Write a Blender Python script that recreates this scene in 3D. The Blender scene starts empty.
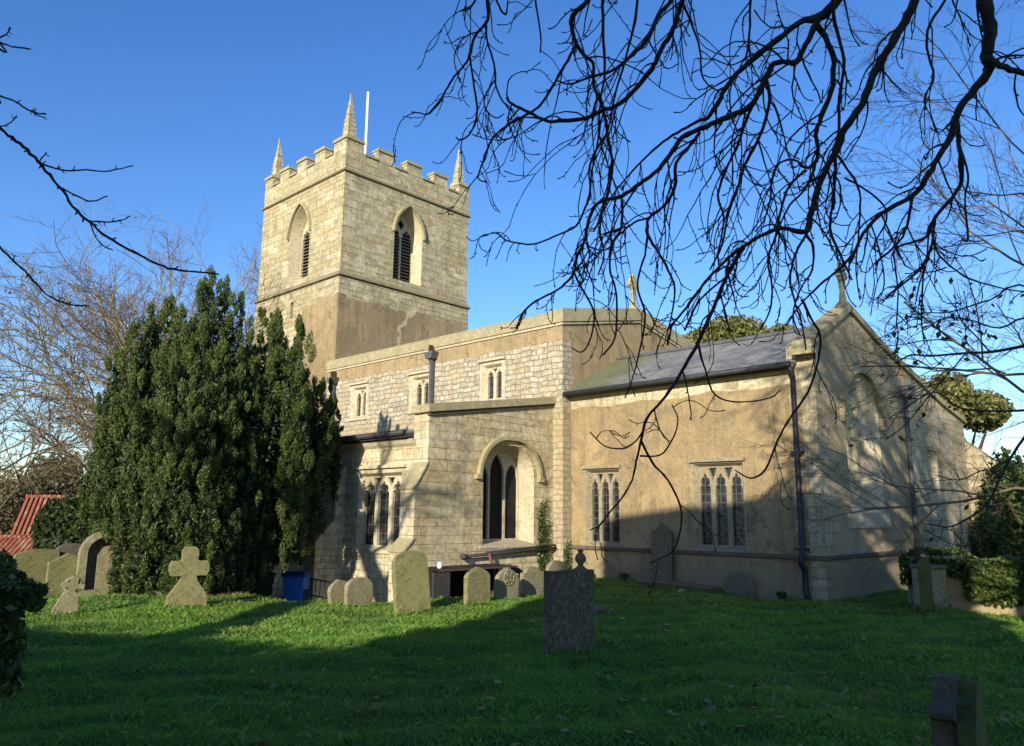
import bpy, math, random
import numpy as np
from mathutils import Vector, noise as mnoise
from mathutils.geometry import tessellate_polygon
R = math.radians
random.seed(7)
rng = np.random.default_rng(7)
scene = bpy.context.scene
COL = scene.collection

# ------------------------------------------------------------------ camera
EYE = 2.0
FPX = 781.5
YAW, PIT, ROL = -0.75781, 0.17828, 0.00963
fw = Vector((math.cos(PIT)*math.sin(YAW), math.cos(PIT)*math.cos(YAW), math.sin(PIT)))
rt0 = Vector((math.cos(YAW), -math.sin(YAW), 0)); up0 = rt0.cross(fw)
rt = math.cos(ROL)*rt0 + math.sin(ROL)*up0
up = -math.sin(ROL)*rt0 + math.cos(ROL)*up0
cam_d = bpy.data.cameras.new('camera'); cam = bpy.data.objects.new('camera', cam_d); COL.objects.link(cam)
cam_d.sensor_width = 36; cam_d.lens = 36*FPX/1024; cam_d.clip_start = .1; cam_d.clip_end = 5000
from mathutils import Matrix
m = Matrix((rt, up, -fw)).transposed().to_4x4(); m.translation = Vector((0, 0, EYE)); cam.matrix_world = m
scene.camera = cam

# ------------------------------------------------------------------ light
SUN_EL, SUN_AZ = R(17), R(157.5)          # azimuth clockwise from +Y (north)
sund = Vector((math.sin(SUN_AZ)*math.cos(SUN_EL), math.cos(SUN_AZ)*math.cos(SUN_EL), math.sin(SUN_EL)))
w = bpy.data.worlds.new('World'); scene.world = w; w.use_nodes = True
nt = w.node_tree; nt.nodes.clear()
sky = nt.nodes.new('ShaderNodeTexSky'); sky.sky_type = 'NISHITA'; sky.sun_disc = False
sky.sun_elevation = SUN_EL; sky.sun_rotation = SUN_AZ; sky.altitude = 0; sky.air_density = 1.0; sky.dust_density = 0.25; sky.ozone_density = 3.2
hs = nt.nodes.new('ShaderNodeHueSaturation'); hs.inputs['Saturation'].default_value = 1.22; hs.inputs['Hue'].default_value = .512
bg = nt.nodes.new('ShaderNodeBackground'); bg.inputs['Strength'].default_value = 0.145
wo = nt.nodes.new('ShaderNodeOutputWorld')
nt.links.new(sky.outputs[0], hs.inputs['Color']); nt.links.new(hs.outputs[0], bg.inputs[0]); nt.links.new(bg.outputs[0], wo.inputs[0])
sl = bpy.data.lights.new('sun', 'SUN'); sl.energy = 4.5; sl.angle = R(.5); sl.color = (1, .90, .73)
so = bpy.data.objects.new('sun', sl); COL.objects.link(so); so.rotation_euler = (-sund).to_track_quat('-Z', 'Y').to_euler()
so.location = (0, -30, 40)
scene.view_settings.view_transform = 'Standard'; scene.view_settings.look = 'None'
scene.view_settings.exposure = 0.68; scene.view_settings.gamma = 1; scene.view_settings.use_curve_mapping = False

def ray(px, py):
    return rt*((px-512)/FPX) - up*((py-373)/FPX) + fw
def at(px, py, depth):                      # a point of the place at this depth from the camera
    return Vector((0, 0, EYE)) + ray(px, py)*depth

# ------------------------------------------------------------------ materials
class NB:
    def __init__(s, name):
        s.m = bpy.data.materials.new(name); s.m.use_nodes = True; s.t = s.m.node_tree; s.t.nodes.clear()
        s.out = s.n('ShaderNodeOutputMaterial'); s.b = s.n('ShaderNodeBsdfPrincipled'); s.l(s.b.outputs[0], s.out.inputs[0])
        tc = s.n('ShaderNodeTexCoord'); s.obj = tc.outputs['Object']
        g = s.n('ShaderNodeNewGeometry'); s.pos = g.outputs['Position']; s.island = g.outputs['Random Per Island']; s.geo = g
        s.b.inputs['Roughness'].default_value = .9; s.b.inputs['Specular IOR Level'].default_value = .2
    def n(s, t): return s.t.nodes.new(t)
    def l(s, a, b): s.t.links.new(a, b)
    def noise(s, scale, detail=4, rough=.6, vec=None, dist=0):
        n = s.n('ShaderNodeTexNoise'); n.inputs['Scale'].default_value = scale; n.inputs['Detail'].default_value = detail
        n.inputs['Roughness'].default_value = rough; n.inputs['Distortion'].default_value = dist
        s.l(vec or s.pos, n.inputs['Vector']); return n
    def ramp(s, fac, stops):
        r = s.n('ShaderNodeValToRGB'); s.l(fac, r.inputs[0]); e = r.color_ramp.elements
        while len(e) < len(stops): e.new(.5)
        for i, (p, c) in enumerate(stops):
            e[i].position = p; e[i].color = (c, c, c, 1) if isinstance(c, (int, float)) else (*c, 1)
        return r.outputs[0]
    def mix(s, fac, a, b, mode='MIX'):
        n = s.n('ShaderNodeMix'); n.data_type = 'RGBA'; n.blend_type = mode
        for v, k in ((fac, 0), (a, 6), (b, 7)):
            i = n.inputs[k]
            if hasattr(v, 'links'): s.l(v, i)
            elif isinstance(v, (int, float)): i.default_value = v if k == 0 else (v, v, v, 1)
            else: i.default_value = (*v, 1)
        return n.outputs[2]
    def math(s, op, a, b=0.0, c=None):
        n = s.n('ShaderNodeMath'); n.operation = op
        for i, v in enumerate((a, b) if c is None else (a, b, c)):
            if hasattr(v, 'links'): s.l(v, n.inputs[i])
            else: n.inputs[i].default_value = v
        return n.outputs[0]
    def bump(s, h, strength=.5, dist=.02, prev=None):
        n = s.n('ShaderNodeBump'); n.inputs['Strength'].default_value = strength; n.inputs['Distance'].default_value = dist
        s.l(h, n.inputs['Height'])
        if prev: s.l(prev, n.inputs['Normal'])
        return n.outputs[0]
    def sep(s, v=None):
        n = s.n('ShaderNodeSeparateXYZ'); s.l(v or s.pos, n.inputs[0]); return n.outputs
    def comb(s, x, y, z=0.0):
        n = s.n('ShaderNodeCombineXYZ')
        for i, v in enumerate((x, y, z)):
            if hasattr(v, 'links'): s.l(v, n.inputs[i])
            else: n.inputs[i].default_value = v
        return n.outputs[0]
    def fin(s, col, normal=None, rough=None):
        s.l(col, s.b.inputs['Base Color']) if hasattr(col, 'links') else setattr(s.b.inputs['Base Color'], 'default_value', (*col, 1))
        if normal: s.l(normal, s.b.inputs['Normal'])
        if rough is not None:
            s.b.inputs['Roughness'].default_value = rough
        return s.m

def uvwall(nb, wob=.03, wscale=1.2):
    x, y, z = nb.sep()
    nz = nb.noise(wscale, 2).outputs['Color']; a, b, c = nb.sep(nz)
    u = nb.math('ADD', nb.math('ADD', x, y), nb.math('MULTIPLY', nb.math('SUBTRACT', a, .5), wob*2))
    v = nb.math('ADD', z, nb.math('MULTIPLY', nb.math('SUBTRACT', b, .5), wob*2))
    return nb.comb(u, v), z

def brick(nb, vec, bw, rh, c1, c2, mort, ms=.012, off=.5, sq=1.0, sqf=2, bias=0.0, smooth=.3):
    b = nb.n('ShaderNodeTexBrick'); nb.l(vec, b.inputs['Vector']); b.inputs['Scale'].default_value = 1
    b.inputs['Brick Width'].default_value = bw; b.inputs['Row Height'].default_value = rh
    b.inputs['Color1'].default_value = (*c1, 1); b.inputs['Color2'].default_value = (*c2, 1); b.inputs['Mortar'].default_value = (*mort, 1)
    b.inputs['Mortar Size'].default_value = ms; b.inputs['Mortar Smooth'].default_value = smooth; b.inputs['Bias'].default_value = bias
    b.offset = off; b.squash = sq; b.squash_frequency = sqf
    return b

def ashlar_nodes(nb, c1, c2, mort, bw=.62, rh=.3, wob=.03, ms=.014, dirt=(.16, .13, .08), dirt_amt=.55, pale=(.62, .54, .38), rough_b=.5):
    vec, z = uvwall(nb, wob)
    zz_ = nb.sep(vec)[1]; H_ = rh*4
    wn = nb.n('ShaderNodeTexWhiteNoise'); wn.noise_dimensions = '1D'; nb.l(nb.math('FLOOR', nb.math('DIVIDE', zz_, H_)), wn.inputs['W'])
    ba = brick(nb, vec, bw, rh, c1, c2, mort, ms, .5, .7, 3); bb = brick(nb, vec, bw*.8, rh*.8, c1, c2, mort, ms, .43, .62, 2); bc = brick(nb, vec, bw*1.3, rh*4/3, c1, c2, mort, ms, .37, .8, 2)
    s1 = nb.math('GREATER_THAN', wn.outputs['Value'], .42); s2 = nb.math('GREATER_THAN', wn.outputs['Value'], .74)
    col = nb.mix(s2, nb.mix(s1, ba.outputs[0], bb.outputs[0]), bc.outputs[0]); fac = nb.mix(s2, nb.mix(s1, ba.outputs[1], bb.outputs[1]), bc.outputs[1])
    b2 = brick(nb, vec, bw*1.37, rh, pale, c2, mort, ms, .37, 1.0, 2, .55)
    # odd blocks, each with its own tone
    blk = nb.n('ShaderNodeTexVoronoi'); blk.inputs['Scale'].default_value = 1/bw; blk.distance = 'CHEBYCHEV'; nb.l(nb.comb(nb.sep(vec)[0], nb.math('MULTIPLY', zz_, bw/rh*.9)), blk.inputs['Vector'])
    ba_, bb_, bc_ = nb.sep(blk.outputs['Color'])
    col = nb.mix(nb.math('MULTIPLY', nb.math('GREATER_THAN', ba_, .74), .55), col, pale)
    col = nb.mix(nb.math('MULTIPLY', nb.math('GREATER_THAN', bb_, .80), .45), col, nb.mix(.5, dirt, c2))
    col = nb.mix(nb.math('MULTIPLY', nb.math('GREATER_THAN', bc_, .86), .40), col, (.42, .30, .13))
    grey = nb.ramp(nb.noise(.45, 6, .7, dist=.5).outputs[0], [(.46, 0), (.62, 1)])
    col = nb.mix(nb.math('MULTIPLY', grey, .2), col, (.33, .31, .26))
    big = nb.ramp(nb.noise(.7, 6, .65).outputs[0], [(.42, 0), (.68, 1)])
    col = nb.mix(nb.math('MULTIPLY', big, dirt_amt), col, nb.mix(.5, dirt, c1))
    sp = nb.ramp(nb.noise(7, 6, .78).outputs[0], [(.32, .55), (.62, 1.25)])
    col = nb.mix(1, col, sp, 'MULTIPLY')
    vst = nb.noise(1.0, 5, .65, nb.comb(nb.math('MULTIPLY', nb.sep(vec)[0], 2.6), nb.math('MULTIPLY', z, .28)))
    col = nb.mix(nb.math('MULTIPLY', nb.ramp(vst.outputs[0], [(.5, 0), (.72, 1)]), .38), col, dirt)
    fleck = nb.ramp(nb.noise(22, 3, .7).outputs[0], [(.6, 0), (.72, 1)])
    col = nb.mix(nb.math('MULTIPLY', fleck, .45), col, dirt)
    h = nb.math('ADD', nb.math('MULTIPLY', fac, -1.0), nb.math('MULTIPLY', nb.noise(12, 6, .78).outputs[0], rough_b*2.0))
    return col, h, z

def tan_render(nb, c1, c2, c3=(.3, .25, .18)):
    n1 = nb.ramp(nb.noise(.55, 8, .72, dist=.6).outputs[0], [(.38, 0), (.60, 1)])
    col = nb.mix(n1, c1, c2)
    n2 = nb.ramp(nb.noise(2.1, 7, .75, dist=.8).outputs[0], [(.47, 0), (.66, 1)])
    col = nb.mix(nb.math('MULTIPLY', n2, .75), col, c3)
    n3 = nb.ramp(nb.noise(5.5, 7, .8).outputs[0], [(.56, 0), (.66, 1)])
    col = nb.mix(nb.math('MULTIPLY', n3, .5), col, (.46, .37, .22))
    x, y, z = nb.sep()
    st = nb.noise(1.0, 6, .7, nb.comb(nb.math('MULTIPLY', nb.math('ADD', x, y), 3.4), nb.math('MULTIPLY', z, .3)))
    col = nb.mix(nb.math('MULTIPLY', nb.ramp(st.outputs[0], [(.48, 0), (.70, 1)]), .5), col, (.13, .10, .065))
    vo = nb.n('ShaderNodeTexVoronoi'); vo.feature = 'DISTANCE_TO_EDGE'; vo.inputs['Scale'].default_value = .55
    wn = nb.noise(1.6, 5, .7); vm = nb.n('ShaderNodeVectorMath'); vm.operation = 'MULTIPLY_ADD'; nb.l(wn.outputs['Color'], vm.inputs[0]); vm.inputs[1].default_value = (1.1, 1.1, 1.1); nb.l(nb.pos, vm.inputs[2]); nb.l(vm.outputs[0], vo.inputs['Vector'])
    crk = nb.math('MULTIPLY', nb.ramp(vo.outputs['Distance'], [(.0, 1), (.010, 0)]), nb.ramp(nb.noise(.7, 2).outputs[0], [(.5, 0), (.56, 1)]))
    col = nb.mix(nb.math('MULTIPLY', crk, .6), col, (.09, .07, .045))
    sp = nb.ramp(nb.noise(30, 6, .85).outputs[0], [(.32, .58), (.66, 1.28)])
    col = nb.mix(1, col, sp, 'MULTIPLY')
    h = nb.math('ADD', nb.math('MULTIPLY', nb.noise(30, 5, .8).outputs[0], 1.2), nb.math('SUBTRACT', nb.noise(4, 4).outputs[0], crk))
    return col, h

M = {}
TOW = dict(c1=(.51, .445, .265), c2=(.38, .325, .185), mort=(.15, .13, .085))
nb = NB('ashlar'); c, h, z = ashlar_nodes(nb, **TOW); M['ashlar'] = nb.fin(c, nb.bump(h, .8, .016))
nb = NB('tower'); c, h, z = ashlar_nodes(nb, bw=.58, rh=.30, ms=.011, **TOW)
rc, rh_ = tan_render(nb, (.26, .195, .105), (.38, .285, .155), (.21, .175, .12))
zz = nb.math('ADD', z, nb.math('MULTIPLY', nb.math('SUBTRACT', nb.noise(.8, 3).outputs[0], .5), 1.1))
msk = nb.ramp(nb.math('SUBTRACT', zz, 11.2), [(.45, 1), (.5, 0)])
x, y, _ = nb.sep()
nearc = nb.ramp(nb.math('MULTIPLY', nb.math('ADD', nb.math('ADD', x, 33.8), nb.math('MULTIPLY', nb.math('SUBTRACT', nb.noise(.5, 3).outputs[0], .5), 2.5)), .3), [(.45, 0), (.5, 1)])
msk = nb.mix(1, msk, nearc, 'MULTIPLY')
c = nb.mix(msk, c, rc); h = nb.mix(msk, h, rh_)
# pale crack repair running down the east face
wv = nb.noise(.9, 3).outputs[0]
cr = nb.math('ABSOLUTE', nb.math('SUBTRACT', nb.math('ADD', y, nb.math('MULTIPLY', nb.math('SUBTRACT', wv, .5), 1.8)), nb.math('ADD', nb.math('MULTIPLY', z, .34), 19.35)))
crm = nb.mix(1, nb.ramp(cr, [(.09, 1), (.13, 0)]), msk, 'MULTIPLY')
c = nb.mix(nb.math('MULTIPLY', crm, .75), c, (.5, .42, .27)); M['tower'] = nb.fin(c, nb.bump(h, .8, .018))

nb = NB('nave'); vec, z = uvwall(nb, .09, 2.2)
b = brick(nb, vec, .40, .185, (.50, .455, .34), (.36, .315, .225), (.27, .23, .16), .018, .43, .6, 3)
col = nb.mix(1, b.outputs[0], nb.ramp(nb.noise(6, 6, .75).outputs[0], [(.3, .6), (.62, 1.2)]), 'MULTIPLY')
vo = nb.n('ShaderNodeTexVoronoi'); vo.inputs['Scale'].default_value = 5.5; nb.l(vec, vo.inputs['Vector']); vo.feature = 'DISTANCE_TO_EDGE'
ve = nb.ramp(vo.outputs['Distance'], [(.0, .62), (.08, 1)])
col = nb.mix(.55, col, nb.mix(1, col, ve, 'MULTIPLY'))
col = nb.mix(nb.math('MULTIPLY', nb.ramp(nb.noise(1.2, 4).outputs[0], [(.5, 0), (.65, 1)]), .5), col, (.42, .32, .17))
h = nb.math('ADD', nb.math('MULTIPLY', b.outputs[1], -1), nb.math('ADD', nb.noise(10, 5, .75).outputs[0], nb.math('MULTIPLY', ve, .6)))
rc, rh_ = tan_render(nb, (.33, .245, .125), (.45, .335, .175), (.27, .22, .145))
zz = nb.math('ADD', z, nb.math('MULTIPLY', nb.math('SUBTRACT', nb.noise(2.5, 3).outputs[0], .5), .28))
msk = nb.ramp(nb.math('SUBTRACT', zz, 7.1), [(.44, 0), (.47, 1)])
# east gable: render everywhere but near the corner
x, y, _ = nb.sep()
eg = nb.math('MULTIPLY', nb.math('GREATER_THAN', x, -15.81), nb.math('GREATER_THAN', nb.math('ADD', y, nb.math('MULTIPLY', nb.noise(1.3, 3).outputs[0], 1.2)), 20.1))
msk = nb.math('MAXIMUM', msk, eg)
col = nb.mix(msk, col, rc); h = nb.mix(msk, h, rh_)
low = nb.ramp(nb.math('SUBTRACT', 6.0, z), [(.4, 0), (.6, 1)])
col = nb.mix(nb.math('MULTIPLY', low, .5), col, (.36, .29, .17))
M['nave'] = nb.fin(col, nb.bump(h, .9, .03))

nb = NB('aisle'); c, h, z = ashlar_nodes(nb, (.67, .585, .375), (.50, .425, .26), (.23, .195, .125), bw=.66, rh=.235, wob=.012, ms=.010, dirt_amt=.5, pale=(.66, .60, .43), rough_b=.35)
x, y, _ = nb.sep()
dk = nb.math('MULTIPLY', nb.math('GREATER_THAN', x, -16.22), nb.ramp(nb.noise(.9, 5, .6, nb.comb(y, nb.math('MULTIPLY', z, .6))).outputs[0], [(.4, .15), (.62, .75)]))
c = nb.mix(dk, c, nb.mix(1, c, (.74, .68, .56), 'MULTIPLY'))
M['aisle'] = nb.fin(c, nb.bump(h, .7, .012))

nb = NB('chancel'); rc, rh_ = tan_render(nb, (.28, .205, .108), (.41, .305, .155), (.20, .162, .105))
x, y, z = nb.sep()
zz = nb.math('ADD', z, nb.math('MULTIPLY', nb.math('SUBTRACT', nb.noise(.7, 2).outputs[0], .5), .35))
band = nb.ramp(nb.math('SUBTRACT', zz, 4.9), [(.44, 0), (.47, 1)])
sc_, sh_, _z = ashlar_nodes(nb, (.60, .52, .34), (.45, .38, .23), (.34, .28, .18), bw=.95, rh=.62, wob=.02, dirt_amt=.35)
# quoins at the east corner, alternating long and short
qv = nb.math('FRACT', nb.math('MULTIPLY', z, 1.55)); ql = nb.math('MULTIPLY_ADD', nb.math('GREATER_THAN', qv, .5), .34, .36)
dcx = nb.math('SUBTRACT', -7.85, x); dcy = nb.math('SUBTRACT', y, 19.48); dd = nb.math('ADD', dcx, dcy)
qm = nb.math('LESS_THAN', dd, ql)
qm = nb.math('MAXIMUM', qm, nb.math('GREATER_THAN', 26.9, nb.math('ADD', nb.math('MULTIPLY', y, 0), 99)))
qs, qh, _ = ashlar_nodes(nb, (.45, .38, .235), (.35, .29, .175), (.22, .18, .115), bw=.8, rh=.32, wob=.02, dirt_amt=.5)
e_face = nb.math('GREATER_THAN', x, -7.86)
band = nb.math('MULTIPLY', band, nb.math('SUBTRACT', 1, e_face))
col = nb.mix(band, rc, sc_); h = nb.mix(band, rh_, sh_)
# east wall is greyer, stonework shows in patches; north part is bare stone
pt = nb.ramp(nb.noise(.9, 4, .6).outputs[0], [(.52, 0), (.6, 1)])
pt = nb.math('MAXIMUM', pt, nb.math('GREATER_THAN', y, 26.9))
ecol = nb.mix(.6, col, (.46, .37, .22)); es = nb.mix(nb.math('MULTIPLY', pt, .85), ecol, qs)
col = nb.mix(e_face, col, es)
h = nb.mix(nb.math('MULTIPLY', e_face, pt), h, qh)
col = nb.mix(qm, col, qs); h = nb.mix(qm, h, qh)
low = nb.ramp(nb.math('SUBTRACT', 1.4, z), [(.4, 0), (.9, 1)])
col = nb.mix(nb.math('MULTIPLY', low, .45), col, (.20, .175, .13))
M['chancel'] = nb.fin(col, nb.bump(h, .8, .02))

def stone(name, c1, c2, c3, sc=1.0, rough=.9):
    nb = NB(name); v = nb.obj if name.startswith('grave') else nb.pos
    col = nb.mix(nb.ramp(nb.noise(1.8*sc, 6, .7, v).outputs[0], [(.35, 0), (.65, 1)]), c1, c2)
    col = nb.mix(nb.ramp(nb.noise(9*sc, 6, .8, v).outputs[0], [(.50, 0), (.62, 1)]), col, c3)
    if name.startswith('grave'): col = nb.mix(nb.math('MULTIPLY', nb.ramp(nb.noise(17, 5, .8, v).outputs[0], [(.58, 0), (.66, 1)]), .7), col, tuple(min(1, q*2.0+.05) for q in c1)); col = nb.mix(nb.ramp(nb.noise(3.1, 5, .75, v).outputs[0], [(.52, 0), (.7, .8)]), col, tuple(q*.42 for q in c1))
    col = nb.mix(1, col, nb.ramp(nb.noise(45*sc, 3, .7, v).outputs[0], [(.3, .7), (.65, 1.15)]), 'MULTIPLY')
    h = nb.math('ADD', nb.noise(30*sc, 5, .75, v).outputs[0], nb.noise(6*sc, 4, .7, v).outputs[0])
    return nb.fin(col, nb.bump(h, .7, .012), rough)
M['trim'] = stone('trim_stone', (.56, .50, .35), (.46, .40, .27), (.32, .275, .18))
M['trimd'] = stone('trim_worn', (.34, .285, .185), (.27, .225, .145), (.19, .165, .11))
M['coping'] = stone('coping_stone', (.38, .325, .18), (.27, .235, .13), (.46, .41, .26))
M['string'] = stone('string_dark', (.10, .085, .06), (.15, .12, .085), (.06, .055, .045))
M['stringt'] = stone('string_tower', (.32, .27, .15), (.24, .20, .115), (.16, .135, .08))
M['grave_olive'] = stone('grave_olive', (.20, .19, .075), (.26, .235, .115), (.13, .13, .05))
M['grave_tan'] = stone('grave_tan', (.25, .215, .125), (.19, .18, .085), (.31, .28, .19))
M['grave_dark'] = stone('grave_dark', (.10, .075, .045), (.15, .118, .072), (.26, .23, .16), 1.6)
M['grave_grey'] = stone('grave_grey', (.13, .11, .08), (.18, .155, .105), (.09, .09, .055))
M['grave_moss'] = stone('grave_moss', (.075, .095, .022), (.11, .125, .03), (.06, .06, .028))
M['grave_purple'] = stone('grave_purple', (.12, .09, .055), (.17, .13, .08), (.075, .06, .04))

def plain(name, c, rough=.6, metal=0, var=.3, spec=.3, bs=25):
    nb = NB(name)
    col = nb.mix(1, c, nb.ramp(nb.noise(5, 4, .7).outputs[0], [(.3, 1-var), (.7, 1+var)]), 'MULTIPLY')
    nb.b.inputs['Metallic'].default_value = metal; nb.b.inputs['Specular IOR Level'].default_value = spec
    return nb.fin(col, nb.bump(nb.noise(bs, 3).outputs[0], .25, .006), rough)
M['pipe'] = plain('black_pipe', (.018, .02, .028), .45)
M['lead'] = plain('grey_lead', (.085, .09, .10), .6)
M['leaddark'] = plain('dark_lead', (.035, .037, .042), .6)
M['dark'] = plain('dark_inside', (.012, .012, .012), .9)  # near-black sheets in openings: the interior's darkness is put into the colour
M['soot'] = plain('sooty_board', (.012, .012, .013), .8)
M['soot2'] = plain('grey_board', (.045, .044, .042), .75)
M['rust'] = plain('rust', (.13, .055, .04), .8)
M['white'] = plain('white_paint', (.75, .75, .73), .4, var=.1)
M['binblue'] = plain('blue_plastic', (.05, .19, .62), .35, var=.1)
M['bindark'] = plain('navy_plastic', (.01, .035, .16), .4, var=.1)
M['bingreen'] = plain('green_plastic', (.02, .12, .06), .4)
M['louvre'] = plain('louvre_slate', (.15, .14, .12), .8)

nb = NB('leaded_glass'); x, y, z = nb.sep(); u = nb.math('ADD', x, y)
def lines(nb, v, sp, wd): 
    f = nb.math('FRACT', nb.math('DIVIDE', v, sp)); return nb.math('LESS_THAN', f, wd/sp)
ln = nb.math('MAXIMUM', lines(nb, u, .155, .014), lines(nb, z, .235, .016))
col = nb.mix(ln, nb.mix(nb.ramp(nb.noise(3, 2).outputs[0], [(.4, 0), (.6, 1)]), (.008, .009, .012), (.03, .033, .036)), (.09, .09, .085))
nb.b.inputs['Specular IOR Level'].default_value = .5
gn = nb.noise(5, 2).outputs[0]
nb.l(nb.math('MULTIPLY_ADD', ln, .5, .22), nb.b.inputs['Roughness'])
M['glass'] = nb.fin(col, nb.bump(gn, .5, .03))

nb = NB('roof_slate'); x, y, z = nb.sep()
b = brick(nb, nb.comb(x, nb.math('MULTIPLY', y, 1.12)), .42, .22, (.19, .19, .19), (.14, .14, .142), (.06, .06, .06), .014)
col = nb.mix(nb.ramp(nb.noise(1.1, 5, .7).outputs[0], [(.45, 0), (.6, 1)]), b.outputs[0], (.24, .235, .21))
gr = nb.ramp(nb.math('ADD', nb.math('MULTIPLY', nb.math('ADD', x, 15.8), -.35), nb.math('ADD', .9, nb.noise(1.5, 4).outputs[0])), [(.55, 0), (1.0, 1)])
col = nb.mix(nb.math('MULTIPLY', gr, .7), col, (.12, .13, .045))
M['slate'] = nb.fin(col, nb.bump(nb.math('ADD', nb.math('MULTIPLY', b.outputs[1], -1), nb.noise(12, 4).outputs[0]), .6, .02), .7)

nb = NB('pantile'); x, y, z = nb.sep(nb.obj)
wv = nb.math('SINE', nb.math('MULTIPLY', x, 2*math.pi/.26)); rw = nb.math('FRACT', nb.math('MULTIPLY', y, 2.8))
col = nb.mix(nb.ramp(nb.noise(6, 5, .7, nb.obj).outputs[0], [(.35, 0), (.65, 1)]), (.30, .085, .045), (.20, .07, .04))
col = nb.mix(nb.ramp(nb.noise(1.2, 4, .7, nb.obj).outputs[0], [(.5, 0), (.7, 1)]), col, (.42, .27, .19))
M['pantile'] = nb.fin(col, nb.bump(nb.math('ADD', wv, nb.math('MULTIPLY', rw, .5)), 1, .09), .8)
nb = NB('red_brick'); x, y, z = nb.sep(nb.obj)
b = brick(nb, nb.comb(nb.math('ADD', x, y), z), .23, .078, (.33, .13, .075), (.25, .10, .06), (.38, .33, .27), .012)
M['brick'] = nb.fin(nb.mix(1, b.outputs[0], nb.ramp(nb.noise(1.5, 4).outputs[0], [(.3, .7), (.7, 1.15)]), 'MULTIPLY'), nb.bump(b.outputs[1], -.5, .01))

def leafmat(name, c1, c2, c3, scale=1.2, trans=.25, rough=.5):
    nb = NB(name)
    col = nb.mix(nb.ramp(nb.noise(scale, 3).outputs[0], [(.38, 0), (.62, 1)]), c1, c2)
    col = nb.mix(nb.ramp(nb.island, [(.35, 0), (1, 1)]), col, c3)
    nb.l(col, nb.b.inputs['Base Color']); nb.b.inputs['Roughness'].default_value = rough; nb.b.inputs['Specular IOR Level'].default_value = .25
    tr = nb.n('ShaderNodeBsdfTranslucent'); nb.l(col, tr.inputs[0]); ms = nb.n('ShaderNodeMixShader'); ms.inputs[0].default_value = trans
    nb.l(nb.b.outputs[0], ms.inputs[1]); nb.l(tr.outputs[0], ms.inputs[2]); nb.l(ms.outputs[0], nb.out.inputs[0])
    return nb.m
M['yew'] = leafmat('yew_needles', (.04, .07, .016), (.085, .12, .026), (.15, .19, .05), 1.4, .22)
M['yewin'] = leafmat('yew_inner', (.02, .036, .01), (.03, .048, .013), (.035, .05, .015), 1.4, .05)  # darker copy of the needles: shade between the plumes is put into the colour
M['holly'] = leafmat('holly_leaves', (.03, .06, .014), (.06, .10, .024), (.14, .19, .045), 2, .25, .35)
M['ivy'] = leafmat('ivy_leaves', (.03, .055, .012), (.06, .10, .02), (.12, .16, .04), 1.6, .2, .4)
M['gold'] = leafmat('autumn_leaves', (.10, .12, .03), (.17, .18, .05), (.26, .24, .08), .5, .3)
M['brownleaf'] = leafmat('brown_leaves', (.05, .045, .012), (.10, .07, .02), (.16, .10, .03), 2, .3)
M['fieldtree'] = leafmat('far_foliage', (.07, .075, .035), (.12, .11, .05), (.15, .11, .06), .2, .1)
M['grass'] = leafmat('grass_blades', (.085, .20, .024), (.15, .30, .03), (.25, .38, .05), 1.1, .5, .5)
def grassmat():
    nb = NB('grass_blades')
    col = nb.mix(nb.ramp(nb.noise(.9, 5, .7).outputs[0], [(.36, 0), (.60, 1)]), (.10, .26, .03), (.18, .37, .035))
    col = nb.mix(nb.ramp(nb.noise(.35, 4, .6).outputs[0], [(.50, 0), (.70, .65)]), col, (.19, .25, .05))
    col = nb.mix(nb.ramp(nb.noise(3.3, 5, .7).outputs[0], [(.55, 0), (.68, .6)]), col, (.06, .17, .045))
    col = nb.mix(nb.ramp(nb.island, [(.45, 0), (.85, .8), (.97, 1)]), col, (.28, .40, .09))
    col = nb.mix(nb.ramp(nb.island, [(.0, 1), (.06, 0)]), col, (.30, .25, .11))
    nb.l(col, nb.b.inputs['Base Color']); nb.b.inputs['Roughness'].default_value = .5; nb.b.inputs['Specular IOR Level'].default_value = .35
    tr = nb.n('ShaderNodeBsdfTranslucent'); nb.l(col, tr.inputs[0]); ms = nb.n('ShaderNodeMixShader'); ms.inputs[0].default_value = .45
    nb.l(nb.b.outputs[0], ms.inputs[1]); nb.l(tr.outputs[0], ms.inputs[2]); nb.l(ms.outputs[0], nb.out.inputs[0]); return nb.m
M['grass'] = grassmat()
M['litter'] = leafmat('fallen_leaves', (.16, .09, .03), (.22, .14, .05), (.30, .2, .08), 2, .1)

def bark(name, c1, c2, sc=6):
    nb = NB(name)
    col = nb.mix(nb.ramp(nb.noise(sc, 5, .7).outputs[0], [(.35, 0), (.65, 1)]), c1, c2)
    return nb.fin(col, nb.bump(nb.noise(sc*5, 4, .7).outputs[0], .8, .01), .85)
M['bark'] = bark('dark_bark', (.022, .018, .016), (.05, .045, .04))
M['barkpale'] = bark('pale_bark', (.24, .20, .11), (.36, .31, .17), 2)
M['barktwig'] = bark('twig_bark', (.13, .095, .055), (.20, .15, .09), 2)
M['barkyew'] = bark('yew_bark', (.05, .03, .02), (.09, .05, .03))

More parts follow.
